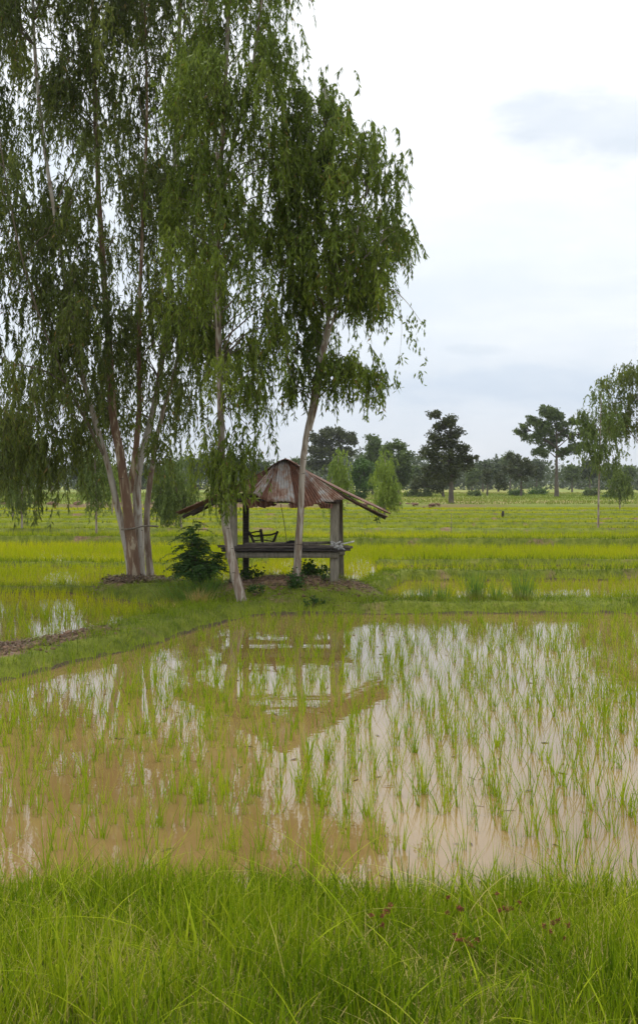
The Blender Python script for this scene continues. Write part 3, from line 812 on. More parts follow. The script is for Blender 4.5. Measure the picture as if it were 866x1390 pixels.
far_tree('small_dark_tree', 'stunted tree with two leafy tufts right of the tall olive tree', 661, 670, 190,
         [(661, 642, 6, 6), (659, 651, 5, 5), (678, 650, 7, 9), (680, 660, 8, 7)], 3, M_FAR_DARK, 1400, .38)
mids = [(655, 667, 270, 640, 15, 18), (676, 667, 280, 634, 14, 20), (640, 668, 260, 646, 12, 14), (728, 667, 280, 636, 15, 18), (692, 666, 300, 628, 14, 20), (776, 668, 260, 640, 12, 16), (800, 668, 250, 636, 14, 17), (828, 668, 250, 640, 14, 15),
        (850, 667, 270, 643, 16, 13), (565, 668, 260, 642, 8, 12), (200, 668, 240, 640, 18, 15), (262, 668, 255, 634, 14, 15), (290, 668, 250, 632, 16, 17), (228, 667, 280, 640, 14, 13), (312, 668, 250, 628, 13, 18), (350, 668, 250, 636, 20, 16), (110, 668, 250, 636, 18, 16), (70, 668, 270, 640, 15, 14), (30, 667, 270, 637, 18, 17), (402, 668, 260, 634, 12, 18)]
WHERE = ['half hidden right of the tall olive tree', 'third in the far row between olive tree and spreading tree', 'touching the olive tree crown on its right', 'just left of the bare spreading trunk', 'tallest behind the small dark tree',
         'just right of the bare spreading trunk', 'under the right end of the spreading crown', 'seen behind the sparse slim eucalyptus', 'low and wide near the right edge', 'alone in the gap left of the olive tree',
         'right behind the many stemmed eucalyptus', 'above the drooping eucalyptus left of the roof', 'above the left tip of the hut roof', 'low, between the stems and the drooping eucalyptus', 'behind the tall pale trunk',
         'behind the left slope of the hut roof', 'behind the small drooping eucalyptus', 'in the gap between the two left eucalypts', 'behind the slim trunks at the left edge', 'behind the top of the hut roof']
for (x, y, D, cy_, rx_, ry_), wh in zip(mids, WHERE):
    lb = [(x + rng.uniform(-.5, .5) * rx_, cy_ + rng.uniform(-.5, .9) * ry_ * .7, rx_ * rng.uniform(.5, .8), ry_ * rng.uniform(.45, .7)) for _ in range(4)] + [(x, cy_, rx_ * .8, ry_ * .8)]
    far_tree('woodland_tree', 'hazy far woodland tree ' + wh, x, y, D, lb, 3, M_FAR_MID if rng.uniform() < .6 else M_WOOD_MASS, 1700, .7, group='far woodland trees')

# bushes at the foot of the far trees
BUSH = [(700, 668, 190, 12, 6, 'low green bush under the small dark tree'), (725, 667, 200, 14, 6, 'low green bush left of the bare spreading trunk'), (640, 669, 185, 10, 5, 'low bush right of the olive tree trunk'),
        (835, 672, 165, 14, 5, 'round green bush on the meadow near the right edge'), (806, 668, 180, 12, 6, 'brownish bush right of the bare spreading trunk'), (575, 672, 170, 11, 7, 'dark bush left of the olive tree trunk'),
        (480, 680, 150, 13, 8, 'thick bush at the foot of the rounded green tree'), (555, 674, 170, 11, 6, 'dark bush right of the pale sapling')]
for x, y, D, rx_, ry_, lab in BUSH:
    s = D / F; c = P(x, y, D); c[2] = hgt(c[0], c[1])
    mb = MB(); n = 900
    K = 9; cc = np.stack([rng.uniform(-1, 1, K) * rx_ * s, rng.uniform(-1, 1, K) * rx_ * s * .6, rng.uniform(.2, .9, K) * ry_ * s], 1)
    k = rng.integers(0, K, n)
    p = cc[k] + rng.normal(size=(n, 3)) * ry_ * s * .38; p[:, 2] = np.abs(p[:, 2])
    leaves(mb, p + c, rng.normal(size=(n, 3)), .38 * rng.uniform(.6, 1.3, n), .22, rng.uniform(0, 1, n))
    for q in cc[:5]:
        mb.tube(np.array([c - [0, 0, .1], c + q * .9]), [.05, .015], 5, mat=1)
    tag(mb.build('bush', [M_FAR_GREEN if 'green' in lab else M_FAR_MID, M_BARK_FAR], origin=tuple(c)), lab, 'bush', 'bushes on the far meadow')

# the far-off wood that reads as one mass
mb = MB()
K = 900
kx = rng.uniform(-220, 220, K); ky = rng.uniform(330, 430, K)
top = 8.4 + 2.2 * np.sin(kx * .035 + 1) + 1.5 * np.sin(kx * .11) + rng.normal(0, 1.2, K)
top += np.where(kx < -20, 1.2, 0)
k = np.repeat(np.arange(K), 46); n = len(k)
u = rng.uniform(0, 1, n)
p = np.stack([kx[k] + rng.normal(0, 2.6, n), ky[k] + rng.normal(0, 2.0, n), .2 + top[k] * u ** .75], 1)
leaves(mb, p, rng.normal(size=(n, 3)), 1.7 * rng.uniform(.6, 1.3, n), 1.1, np.clip(rng.normal(.45, .15, K)[k] + rng.normal(0, .15, n), 0, 1))
tag(mb.build('distant_woods', M_WOOD_MASS), 'hazy grey green wood along the horizon', 'woods', kind='stuff')

# low hills on the horizon
mb = MB()
xs = np.linspace(-4800, 4800, 261); ts = np.linspace(0, 1, 14)
X, T = np.meshgrid(xs, ts)
prof = 46 + 22 * np.sin(xs / 420 + .6) + 15 * np.sin(xs / 170 + 2) + 6 * np.sin(xs / 60) + 26 * np.exp(-((xs - 1250) / 260) ** 2) + 30 * np.exp(-((xs + 900) / 500) ** 2)
prof = np.clip(prof, 10, None)
Zh = prof[None] * np.sin(T * math.pi) ** 1.3 - 2
Yh = 3500 + T * 1500 + 60 * np.sin(X / 140)
i = np.arange(13)[:, None] * 261 + np.arange(260)[None]
mb.add(np.stack([X, Yh, Zh], -1), np.stack([i, i + 1, i + 262, i + 261], -1))
M_HILL = solid_mat('wooded_hillside', [(.3, (.03, .05, .025)), (.7, (.07, .095, .04))], ns=.02, bump=.5, bdist=8)
tag(mb.build('hills', M_HILL, smooth=True), kind='structure')


# --------------------------------------------------------------------- hut
def rag(o): return o


hut = empty('field_hut', (-.6, 23.2, .3), 'open timber field hut with a rusty corrugated iron roof on the grassy mound', 'hut')


def post(px, ytop, ybase, D, w, mat, px_top=None, lab=None):
    a = P(px, ybase, D); b = P(px_top or px, ytop, D)
    a[2] = hgt(a[0], a[1]) - .15
    mb = MB(); mb.beam(a, b, w, w * .92)
    # worn chamfer strips
    o = mb.build('post', mat, hut)
    bv = o.modifiers.new('bevel', 'BEVEL'); bv.width = .018; bv.segments = 2
    return o


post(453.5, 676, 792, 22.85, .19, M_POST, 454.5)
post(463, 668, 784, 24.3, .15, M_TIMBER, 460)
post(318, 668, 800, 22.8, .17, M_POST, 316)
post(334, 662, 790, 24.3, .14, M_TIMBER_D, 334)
post(390, 630, 780, 24.6, .10, M_TIMBER_D, 390) if False else None


mb = MB()
RZ, RX = 3.08, -.72
for a, b, w in (((RX, 22.75, RZ - .10), (1.42, 22.80, 1.84), .07), ((RX, 24.4, RZ - .10), (1.40, 24.4, 1.84), .07), ((RX, 22.75, RZ - .10), (-2.9, 22.8, 1.86), .07), ((RX, 24.4, RZ - .10), (-2.9, 24.4, 1.86), .07)):
    mb.beam(a, b, w, .07)
for a, b in (((-1.95, 22.75, 2.22), (.45, 22.75, 2.20)), ((-1.8, 24.3, 2.30), (.55, 24.3, 2.28)), ((.36, 22.6, 2.22), (.50, 24.5, 2.24)), ((-1.86, 22.6, 2.24), (-1.68, 24.5, 2.26))):
    mb.beam(a, b, .08, .09)
mb.tube([(RX, 22.6, RZ - .08), (RX, 24.5, RZ - .08)], .05, 8)
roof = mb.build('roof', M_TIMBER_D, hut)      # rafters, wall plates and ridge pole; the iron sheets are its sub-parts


def corr_sheet(name, c00, c10, c01, c11, waves, mat, amp=.011, nl=10, sag=.0, jag=.0, lift=0.0):
    """corrugated sheet: c00-c10 is the upper edge, c01-c11 the lower one; ribs run down the sheet"""
    c00, c10, c01, c11 = [np.asarray(q, float) for q in (c00, c10, c01, c11)]
    waves = waves + 2; nu = waves * 8 + 1
    u = np.linspace(0, 1, nu)[None, :, None]; v = np.linspace(0, 1, nl)[:, None, None]
    p = (c00 * (1 - u) + c10 * u) * (1 - v) + (c01 * (1 - u) + c11 * u) * v
    nrm = np.cross(c10 + c11 - c00 - c01, c01 + c11 - c00 - c10); nrm /= np.linalg.norm(nrm)
    if nrm[2] < 0: nrm = -nrm
    L = np.linalg.norm((c01 + c11 - c00 - c10) / 2)
    p = p + nrm * (amp * np.sin(u * waves * 2 * math.pi) + lift + .012 * np.sin(v * 5 + u * 3 + L) - sag * np.sin(v * math.pi) * L)
    dirn = (c01 + c11 - c00 - c10); dirn /= np.linalg.norm(dirn)
    jg = np.zeros((1, nu, 1)); jg[0, :, 0] = jag * np.cumsum(rng.normal(0, .3, nu)) / 2
    p = p + dirn * jg * v ** 6
    i = np.arange(nl - 1)[:, None] * nu + np.arange(nu - 1)[None]
    mb = MB(); mb.add(p, np.stack([i, i + 1, i + nu + 1, i + nu], -1))
    o = mb.build(name, mat, hut, smooth=True); o.parent = roof; o.location = (0, 0, 0); o.location = (0, 0, 0)
    sd = o.modifiers.new('thick', 'SOLIDIFY'); sd.thickness = .006; sd.offset = 0
    return o


# long side slopes, ridge running away from the camera
ds = [22.62, 23.25, 23.85, 24.5]
sl = [M_RUST, M_MIXED, M_RUST]
for k in range(3):
    a, b = ds[k], ds[k + 1] + .08
    rx2 = 1.50 - .03 * k; lx2 = -3.02 + .05 * k
    corr_sheet('roof_sheet', (RX + .02, a, RZ), (RX + .02, b, RZ), (rx2, a, 1.93 + .02 * k), (rx2, b, 1.95), 6, sl[k], lift=.012 * k, sag=.012, jag=.02)
    corr_sheet('roof_sheet', (RX - .02, a, RZ), (RX - .02, b, RZ), (lx2, a, 1.95 + .02 * k), (lx2, b, 1.93), 6, [M_RUST, M_RUST, M_MIXED][k], lift=.012 * k, sag=.012, jag=.03)
# a second, looser sheet under the right slope
corr_sheet('roof_sheet', (.15, 22.70, 2.50), (.15, 23.3, 2.50), (1.46, 22.66, 1.87), (1.40, 23.35, 1.86), 6, M_MIXED, jag=.03)
# patch sheets across the ridge
mb = MB()
t = np.linspace(-1, 1, 13)
xx = RX + .44 * t; zz = RZ + .03 - .27 * np.abs(t) ** 1.4
yy = np.array([22.50, 23.1, 23.8, 24.6])
X, Y = np.meshgrid(xx, yy); Z = np.broadcast_to(zz, X.shape) + .02 * np.sin(Y * 5)
i = np.arange(3)[:, None] * 13 + np.arange(12)[None]
mb.add(np.stack([X, Y, Z], -1), np.stack([i, i + 1, i + 14, i + 13], -1))
o = mb.build('ridge_cap', M_RUST, hut, smooth=True); o.parent = roof; o.location = (0, 0, 0); o.modifiers.new('t', 'SOLIDIFY').thickness = .006

# the hipped front: a fan of sheets
DT, DB = 22.66, 22.05
fan = [  # top x0,x1,y ; bottom x0,x1,y0,y1 ; waves ; material
    (368, 376, 636, 316, 342, 664, 671, 4, M_RUST, .000),
    (372, 379, 632, 338, 352, 671, 677, 2, M_GALV, .016),
    (373, 381, 631, 349, 368, 675, 684, 3, M_RUST, .004),
    (376, 384, 629, 362, 374, 681, 684, 2, M_MIXED, .020),
    (379, 392, 627, 371, 401, 683, 687, 4, M_GALV, .030),
    (386, 398, 627, 394, 424, 690, 684, 5, M_RUST, .010),
    (394, 403, 628, 418, 440, 686, 680, 4, M_RUST, .002),
    (398, 408, 632, 430, 452, 684, 680, 4, M_GALV, .022),
    (402, 411, 636, 446, 468, 682, 677, 4, M_MIXED, .012),
]
for (a0, a1, ya, b0, b1, yb0, yb1, wv, mt, lf) in fan:
    corr_sheet('roof_sheet', P(a0, ya, DT), P(a1, ya, DT), P(b0, yb0, DB), P(b1, yb1, DB), wv, mt, lift=lf, jag=.035, amp=.012)
# broken pieces hanging under the eave
corr_sheet('roof_sheet', P(430, 684, 22.5), P(452, 684, 22.5), P(436, 690, 22.45), P(450, 693, 22.4), 3, M_RUST, jag=.05)
corr_sheet('roof_sheet', P(330, 676, 22.6), P(376, 684, 22.6), P(338, 690, 22.5), P(372, 688, 22.45), 4, M_RUST, jag=.06)
# sleeping platform
mb = MB(); zt = 1.16
for a, b in ((P(306, 753.5, 22.72), P(460, 753.5, 22.72)), (P(322, 750, 24.2), P(468, 750, 24.2))):
    mb.beam(a, b, .07, .115)
for xx_ in (-1.85, -1.0, -.2, .42):
    mb.beam((xx_, 22.78, zt - .05), (xx_ + .05, 24.15, zt - .05), .06, .07)
plat = mb.build('platform', M_POST, hut)      # beams and joists; the boards are its sub-parts
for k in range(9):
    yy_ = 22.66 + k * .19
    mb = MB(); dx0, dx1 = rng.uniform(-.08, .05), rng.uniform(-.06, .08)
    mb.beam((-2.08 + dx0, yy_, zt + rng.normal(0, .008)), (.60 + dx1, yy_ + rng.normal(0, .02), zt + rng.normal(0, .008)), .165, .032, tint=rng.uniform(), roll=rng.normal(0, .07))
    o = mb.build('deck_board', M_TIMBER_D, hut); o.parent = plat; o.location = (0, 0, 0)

# things lying on and about the platform
PL = [(-1.85, .35, 22.70, 1.275, .13, 'long dark board lying along the front edge of the hut platform', 0.0), (-2.15, -.35, 22.78, 1.315, .12, 'shorter warped board stacked on the left half of the platform', .02),
      (-.35, .72, 22.80, 1.300, .12, 'splintered grey board sticking out past the right post', -.03), (-1.6, .5, 22.95, 1.35, .10, 'thin pale board on top of the stacked boards behind the front edge', .015)]
for x0, x1, yy_, z_, w, lab, sk in PL:
    z_ -= .055
    mb = MB(); n = 8
    pts = np.linspace((x0, yy_, z_ - sk), (x1, yy_ + .05, z_ + sk), n)
    for a, b in zip(pts[:-1], pts[1:]): pass
    mb.beam(pts[0], pts[-1], w, .055, tint=rng.uniform(.2, .9), roll=.05)
    o = mb.build('loose_board', M_TIMBER_D if 'dark' in lab or 'warped' in lab else M_TIMBER, origin=tuple(pts[0]))
    tag(o, lab, 'board', 'old boards on the hut platform')

# blackened wooden frame (upturned tool frame)
fr = empty('wooden_frame', tuple(P(357, 741, 23.1)), 'blackened wooden frame with splayed legs standing on the hut platform', 'wooden frame')
for nm, pts, r in (('leg', [(338, 722, 23.1), (342, 730, 23.05), (347, 741, 23.0)], .028), ('leg', [(377, 721, 23.1), (373, 731, 23.08), (368, 741, 23.05)], .028), ('leg', [(354, 719, 23.2), (355.5, 730, 23.1), (357, 741, 23.0)], .034),
                   ('rail', [(337, 725, 23.12), (346, 728, 23.12), (357, 726.5, 23.15), (368, 726, 23.12), (378, 722, 23.1)], .020), ('rail', [(338, 724, 23.3), (350, 721.5, 23.3), (356, 722.5, 23.3)], .016), ('rail', [(344, 734, 23.12), (357, 733, 23.15), (370, 735, 23.1)], .012)):
    mb = MB(); mb.tube(smooth_line([P(*q) for q in pts], 9), r, 7, wob=.06); mb.build(nm, M_FRAMEWOOD, fr, smooth=True)


def lump(name, c, size, mat, lab, cat, seed, fold=.25):
    r = np.random.default_rng(seed)
    nu, nv = 30, 16
    u = np.linspace(0, 2 * math.pi, nu, endpoint=False)[None]; v = np.linspace(0.02, math.pi * .97, nv)[:, None]
    rad = 1 + fold * (np.sin(3 * u + seed + 2 * v) * .5 + np.sin(7 * u - 3 * v + seed) * .3 + np.sin(5 * v + 2 * u) * .3) + r.normal(0, .03, (nv, nu))
    x = rad * np.sin(v) * np.cos(u); y = rad * np.sin(v) * np.sin(u); z = np.maximum(rad * np.cos(v), -.55)
    p = np.stack([x, y, z], -1) * np.array(size)
    j = np.arange(nu); j2 = (j + 1) % nu; i = np.arange(nv - 1)[:, None] * nu
    mb = MB(); mb.add(p + np.array(c), np.stack([i + j, i + nu + j, i + nu + j2, i + j2], -1))
    o = mb.build(name, mat, smooth=True, origin=tuple(c)); o.modifiers.new('s', 'SUBSURF').render_levels = 1
    return tag(o, lab, cat)


c = P(398, 739, 22.95); lump('cloth_bundle', c, (.20, .14, .075), M_CLOTH, 'crumpled black cloth bundle lying on the hut platform beside the leaning trunk', 'cloth', 3)
# torn white sack strips tied at the right post
mb = MB()
for k in range(16):
    a = P(rng.uniform(449, 462), rng.uniform(738, 746), 22.72)
    b = a + np.array([rng.normal(.05, .12), rng.normal(-.03, .03), rng.uniform(-.12, .10)])
    pts = smooth_line([a, (a + b) / 2 + rng.normal(0, .03, 3), b], 6)
    w = rng.uniform(.01, .028); sd = np.array([.3, .1, 1.0]) * w
    v = np.stack([pts - sd, pts + sd], 1); i = np.arange(5) * 2
    mb.add(v, np.stack([i, i + 1, i + 3, i + 2], -1))
mb.tube([P(448, 741, 22.72), P(455, 743, 22.70), P(462, 741, 22.72)], .016, 6)
o = mb.build('torn_sack', M_SACK, origin=tuple(P(455, 742, 22.75))); o.modifiers.new('t', 'SOLIDIFY').thickness = .004
tag(o, 'torn white plastic sacking tied round the right front post of the hut', 'sack')
mb = MB(); mb.tube(smooth_line([P(381, 684, 22.9), P(385, 705, 22.88), P(390, 740, 22.85)], 12), .0075, 5)
tag(mb.build('hanging_rope', M_ROPE, origin=tuple(P(381, 684, 22.9))), 'thin rope hanging from the hut roof down to the platform', 'rope')
mb = MB(); n = 14
leaves(mb, P(512, 704, 22.7) + rng.normal(0, .03, (n, 3)), rng.normal(0, .6, (n, 3)) - [0, 0, 1], .08, .035, rng.uniform(0, .4, n)); mb.tube([P(513, 692, 22.7), P(512, 705, 22.7)], .003, 4, mat=1)
tag(mb.build('hanging_sprig', [M_SHRUB, M_BARK_FAR], origin=tuple(P(512, 700, 22.7))), 'small green leafy sprig hanging under the right tip of the roof', 'sprig')
# stick wedged across the stems of the big tree
mb = MB(); mb.tube(smooth_line([P(165, 719, 24.55), P(180, 717.5, 24.6), P(197, 714, 24.9), P(216, 714.5, 25.0)], 12), .020, 7, wob=.08)
tag(mb.build('wedged_stick', M_TIMBER, origin=tuple(P(165, 719, 24.5))), 'grey stick wedged across the stems of the many stemmed eucalyptus', 'stick')
# black stump in the far paddy
mb = MB(); a = P(682, 704, 78); a[2] = -.1; mb.tube([a, a + [0, 0, .35], a + [.02, 0, .62]], [.12, .11, .09], 8, wob=.08)
tag(mb.build('stump', M_FRAMEWOOD, origin=tuple(a)), 'short black stump standing in the far paddy below the stunted tree', 'stump')
for lab, px, py, D, h_, r in (('thin bare stake in the paddy right of the leaning tree', 612, 722, 55, 1.1, .02),):
    a = P(px, py, D); a[2] = -.1; mb = MB(); mb.tube([a, a + [.03, 0, h_ * .6], a + [.01, 0, h_]], [r, r * .8, r * .6], 6)
    tag(mb.build('stake', M_TIMBER, origin=tuple(a)), lab, 'stake')


# ---------------------------------------------------------- bushes, clumps
def clump(name, lab, px, py, D, n, h, w, mat, cat='grass clump', spread=.10, lean=.22, curve=.7, group=None, tint=(0, 1)):
    a = P(px, py, D); a[2] = hgt(a[0], a[1]) - .02
    mb = MB()
    x = a[0] + rng.normal(0, spread, n); y = a[1] + rng.normal(0, spread * .8, n)
    az = np.arctan2(y - a[1], x - a[0]) + rng.normal(0, .5, n)
    blades(mb, x, y, np.full(n, a[2]), rng.uniform(h * .5, h, n), w, np.abs(rng.normal(0, lean, n)), rng.uniform(0, curve, n), 5, rng.uniform(*tint, n), az)
    return tag(mb.build(name, mat, origin=tuple(a)), lab, cat, group)


G = 'grass tussocks on the bunds'
clump('tall_grass_clump', 'tall upright grass clump below the shrub, nearest the dry tuft', 268, 812, 22.0, 190, .75, .014, M_CLUMP, spread=.22, group=G)
clump('tall_grass_clump', 'tall arching grass clump left of the shrub foot', 250, 808, 22.3, 150, .6, .013, M_CLUMP, spread=.22, group=G)
clump('tall_grass_clump', 'tall grass clump hugging the right foot of the shrub', 284, 800, 22.4, 130, .65, .013, M_CLUMP, spread=.18, group=G)
clump('dry_grass_tuft', 'straw yellow dry grass tuft at the water edge below the shrub', 231, 838, 20.4, 110, .33, .011, M_DRY, spread=.07, lean=.45, group=G)
clump('dry_grass_tuft', 'straw coloured dry tuft under the tall grass below the shrub', 270, 826, 21.1, 120, .36, .011, M_DRY, spread=.12, group=G, tint=(0, .6))
for px, n, h, lab in ((582, 60, .50, 'small sparse reed clump, first on the bund right of the hut'), (601, 55, .42, 'low reed clump, second on the bund right of the hut'), (646, 110, .78, 'thick tall reed clump in the middle of the right bund'),
                      (672, 40, .5, 'thin reed clump between the two thickest ones'), (709, 120, .80, 'thickest tall reed clump with straw coloured foot on the right bund'), (560, 35, .4, 'tiny reed clump nearest the hut mound')):
    clump('reed_clump', lab, px, 826, 21.9, n, h, .013, M_CLUMP, spread=.10, lean=.12, curve=.35, group='reed clumps on the right bund')
for px, py, D, n, h, lab in ((62, 806, 25.8, 90, .30, 'dark round tussock on the left bund, left one of two'), (88, 805, 25.8, 90, .32, 'dark round tussock on the left bund, right one of two')):
    clump('grass_tussock', lab, px, py, D, n, h, .016, M_BUND, spread=.16, lean=.5, group='round tussocks')

# pinnate shrub left of the hut
base = P(268, 796, 22.9); base[2] = hgt(base[0], base[1]) - .02
sh = empty('shrub', tuple(base), 'dark feathery leaved shrub standing left of the hut above tall grass', 'shrub')
lm, sm = MB(), MB()
tips = [(262, 708), (270, 712), (266, 722), (247, 740), (240, 752), (252, 730), (282, 738), (290, 750), (296, 762), (245, 765), (258, 750), (272, 745), (280, 765), (262, 768), (237, 770), (288, 775), (304, 752), (255, 778), (275, 782), (250, 752), (265, 735), (270, 760), (243, 778), (300, 770), (258, 718)]
for tx, ty in tips:
    D = 22.9 + rng.uniform(-.45, .45); tip = P(tx, ty, D)
    mid = base * .45 + tip * .55 + [0, 0, .12]
    ln = smooth_line([base + rng.normal(0, .03, 3) * [1, 1, 0], mid, tip], 10)
    sm.tube(ln, np.linspace(.014, .004, 10), 5, cap=False)
    for q in range(13):
        i = rng.integers(4, 10); o0 = ln[i]
        az = rng.uniform(0, 6.28); L = rng.uniform(.22, .42)
        t = np.linspace(.1, 1, 13)
        r = np.stack([o0[0] + np.cos(az) * L * t, o0[1] + np.sin(az) * L * t, o0[2] + L * (.25 * t - .55 * t * t)], 1)
        side = np.array([-math.sin(az), math.cos(az), 0])
        for sg in (-1, 1):
            d = side * sg + rng.normal(0, .15, (13, 3)) + [0, 0, -.25]
            leaves(lm, r, d, .075, .024, rng.uniform(0, 1, 13))
sm.build('stem', M_BARK_FAR, sh, smooth=True); lm.build('foliage', M_SHRUB, sh)


def leafy(name, lab, px, py, D, r, n, leaf, mat, cat='plant', group=None, flat=.6):
    a = P(px, py, D); a[2] = hgt(a[0], a[1])
    mb = MB(); K = max(4, n // 60)
    cc = rng.normal(size=(K, 3)) * np.array([r[0], r[0] * .7, 0]) * .5; cc[:, 2] = rng.uniform(.15, .9, K) * r[1]
    for q in cc: mb.tube(smooth_line([a - [0, 0, .03], a + q * [.6, .6, .7], a + q], 5), [.008, .007, .006, .005, .004], 4, mat=1, cap=False)
    k = rng.integers(0, K, n); p = a + cc[k] + rng.normal(size=(n, 3)) * r[1] * .22; p[:, 2] = np.maximum(p[:, 2], a[2] + .01)
    d = rng.normal(size=(n, 3)); d[:, 2] *= flat
    leaves(mb, p, d, leaf * rng.uniform(.6, 1.2, n), leaf * .62, rng.uniform(0, 1, n))
    return tag(mb.build(name, [mat, M_BARK_FAR], origin=tuple(a)), lab, cat, group)


G = 'leafy weeds around the hut'
leafy('creeper_plant', 'leafy green creeper growing under the hut platform by the right post', 434, 779, 23.3, (.45, .32), 520, .075, M_VINE, group=G)
leafy('creeper_plant', 'small leafy weed under the platform right of the leaning trunk', 418, 772, 23.5, (.2, .30), 160, .10, M_VINE, group=G)
leafy('leafy_weed', 'dark leafy weed on the slope in front of the leaning trunk', 403, 800, 21.9, (.35, .30), 420, .06, M_SHRUB, group=G)
leafy('leafy_weed', 'dark leafy weed on the slope right of the pale leaning trunk', 352, 806, 21.7, (.35, .16), 300, .05, M_SHRUB, group=G)
leafy('leafy_weed', 'dark leafy weed close to the water in front of the hut middle', 425, 815, 21.3, (.5, .16), 380, .05, M_SHRUB, group=G)
leafy('leafy_weed', 'leafy weed under the left half of the platform', 342, 782, 23.3, (.4, .28), 320, .07, M_SHRUB, group=G)
# dead leaves and roots heaped round the foot of the big tree
mb = MB(); n = 1600
a = np.array([-4.15, 24.45]); x = a[0] + rng.normal(0, .42, n); y = a[1] + rng.normal(0, .25, n)
leaves(mb, np.stack([x, y, hgt(x, y) + np.abs(rng.normal(0, .05, n))], 1), rng.normal(size=(n, 3)) * [1, 1, .35], .11, .03, rng.uniform(0, 1, n))
M_LITTER = leaf_mat('dead_leaf', [(0, (.07, .045, .03)), (1, (.24, .17, .11))], trans=.1)
tag(mb.build('leaf_litter', M_LITTER), 'dry brown leaves heaped at the foot of the many stemmed eucalyptus', 'leaf litter', kind='stuff')
mb = MB(); n = 2600
x = rng.normal(-.6, 1.0, n); y = rng.normal(22.6, .55, n)
y2 = rng.normal(15.7, .9, 1500); x2 = -4.25 + (y2 - 15.8) * .42 + rng.normal(0, .22, 1500); k = rng.uniform(size=1500) < .9
x = np.concatenate([x, x2[k]]); y = np.concatenate([y, y2[k]]); n = len(x)
leaves(mb, np.stack([x, y, hgt(x, y) + .01 + np.abs(rng.normal(0, .015, n))], 1), rng.normal(size=(n, 3)) * [1, 1, .2], rng.uniform(.04, .14, n), .018, rng.uniform(0, 1, n))
tag(mb.build('dead_stalks', M_LITTER), 'dead brown stalks and leaves strewn on the bare earth', 'leaf litter', kind='stuff')

mb = MB(); n = 900
x, y = scatter(6.8, 21, 14, 1.1, .5); n = len(x); k = rng.uniform(size=n) < .25 + .35 * wob(x * .7, y * .5, 1, 8); x, y = x[k], y[k]; n = len(x)
d = rng.normal(size=(n, 3)); d[:, 2] = 0
leaves(mb, np.stack([x, y, np.full(n, .004)], 1), d, rng.uniform(.03, .16, n), rng.uniform(.006, .016, n), rng.uniform(0, 1, n))
tag(mb.build('floating_straw', M_LITTER), 'bits of dead straw and leaf floating on the near paddy', 'straw', kind='stuff')

# earth clods turned up on the bare stretch of the left bund and far earth bank
M_CLOD = solid_mat('dry_clod', [(.3, (.085, .05, .03)), (.7, (.22, .135, .085))], ns=9, bump=.8)
mb = MB()
def clod(c, s):
    nu, nv = 7, 5
    u = np.linspace(0, 2 * math.pi, nu, endpoint=False)[None]; v = np.linspace(.1, math.pi - .1, nv)[:, None]
    r = 1 + rng.normal(0, .18, (nv, nu))
    p = np.stack([r * np.sin(v) * np.cos(u), r * np.sin(v) * np.sin(u), r * np.cos(v) * .7], -1) * s
    j = np.arange(nu); j2 = (j + 1) % nu; i = np.arange(nv - 1)[:, None] * nu
    mb.add(p + c, np.stack([i + j, i + nu + j, i + nu + j2, i + j2], -1))
for _ in range(420):
    x, y = rng.normal(-4.25, .22), rng.uniform(14.0, 17.4); x += (y - 15.8) * .42; clod(np.array([x, y, float(hgt(np.array(x), np.array(y)))]), rng.uniform(.015, .06))
for _ in range(260):
    x, y = rng.normal(-.6, 1.0), rng.normal(22.4, .5); clod(np.array([x, y, float(hgt(np.array(x), np.array(y)))]), rng.uniform(.012, .045))
for _ in range(500):
    x, y = rng.uniform(-45, 12), rng.normal(107.3, .7); clod(np.array([x, y, float(hgt(np.array(x), np.array(y)))]), rng.uniform(.1, .38) * (1.2 if x < -12 else .7))
tag(mb.build('earth_clods', M_CLOD), 'brown clods of dug earth on the bare bunds', 'soil', kind='stuff')

# sedges with red-brown heads in the near grass
for px, py, D, lab in ((520, 1243, 5.3, 'red headed sedge, leftmost of those in the near grass'), (612, 1232, 5.4, 'red headed sedge, second from the left in the near grass'), (688, 1225, 5.5, 'red headed sedge with the fullest head, right of centre in the grass'),
                       (752, 1262, 5.2, 'red headed sedge, rightmost of those in the near grass'), (638, 1276, 5.1, 'red headed sedge, lowest of those in the near grass')):
    hd = P(px, py, D); b0 = np.array([hd[0] + rng.normal(0, .03), hd[1] + .03, float(hgt(np.array(hd[0]), np.array(hd[1])))])
    root = empty('sedge', tuple(b0), lab, 'sedge', 'red headed sedges in the near grass')
    st = MB()
    for k in range(6):
        e = hd + rng.normal(0, 1, 3) * [.038, .03, .026]
        st.tube(smooth_line([b0, (b0 + hd) / 2, hd - [0, 0, .05], e], 9), .0016, 4, tint=.5)
        hb = MB()
        leaves(hb, e + rng.normal(0, .0045, (44, 3)), rng.normal(size=(44, 3)), .011, .0055, rng.uniform(0, 1, 44))
        hb.build('flower_head', M_SEDGE, root)
    st.build('stem', M_GRASS, root)
# a lone tall stem at the water edge
clump('reed', 'single tall dark grass stem rising from the bank at the water edge', 552, 1180, 6.75, 4, .62, .010, M_GRASS, spread=.01, lean=.05, curve=.1, tint=(0, .3))
for q, (px, lab) in enumerate(((430, 'tuft of longer grass leaning over the water, middle of the bank edge'), (180, 'arching grass tuft on the left part of the bank edge'), (800, 'arching grass tuft near the right end of the bank edge'))):
    clump('long_grass_tuft', lab, px, 1190, 6.55, 60, .48, .008, M_GRASS, spread=.09, lean=.3, curve=.9, group='long tufts on the bank edge')

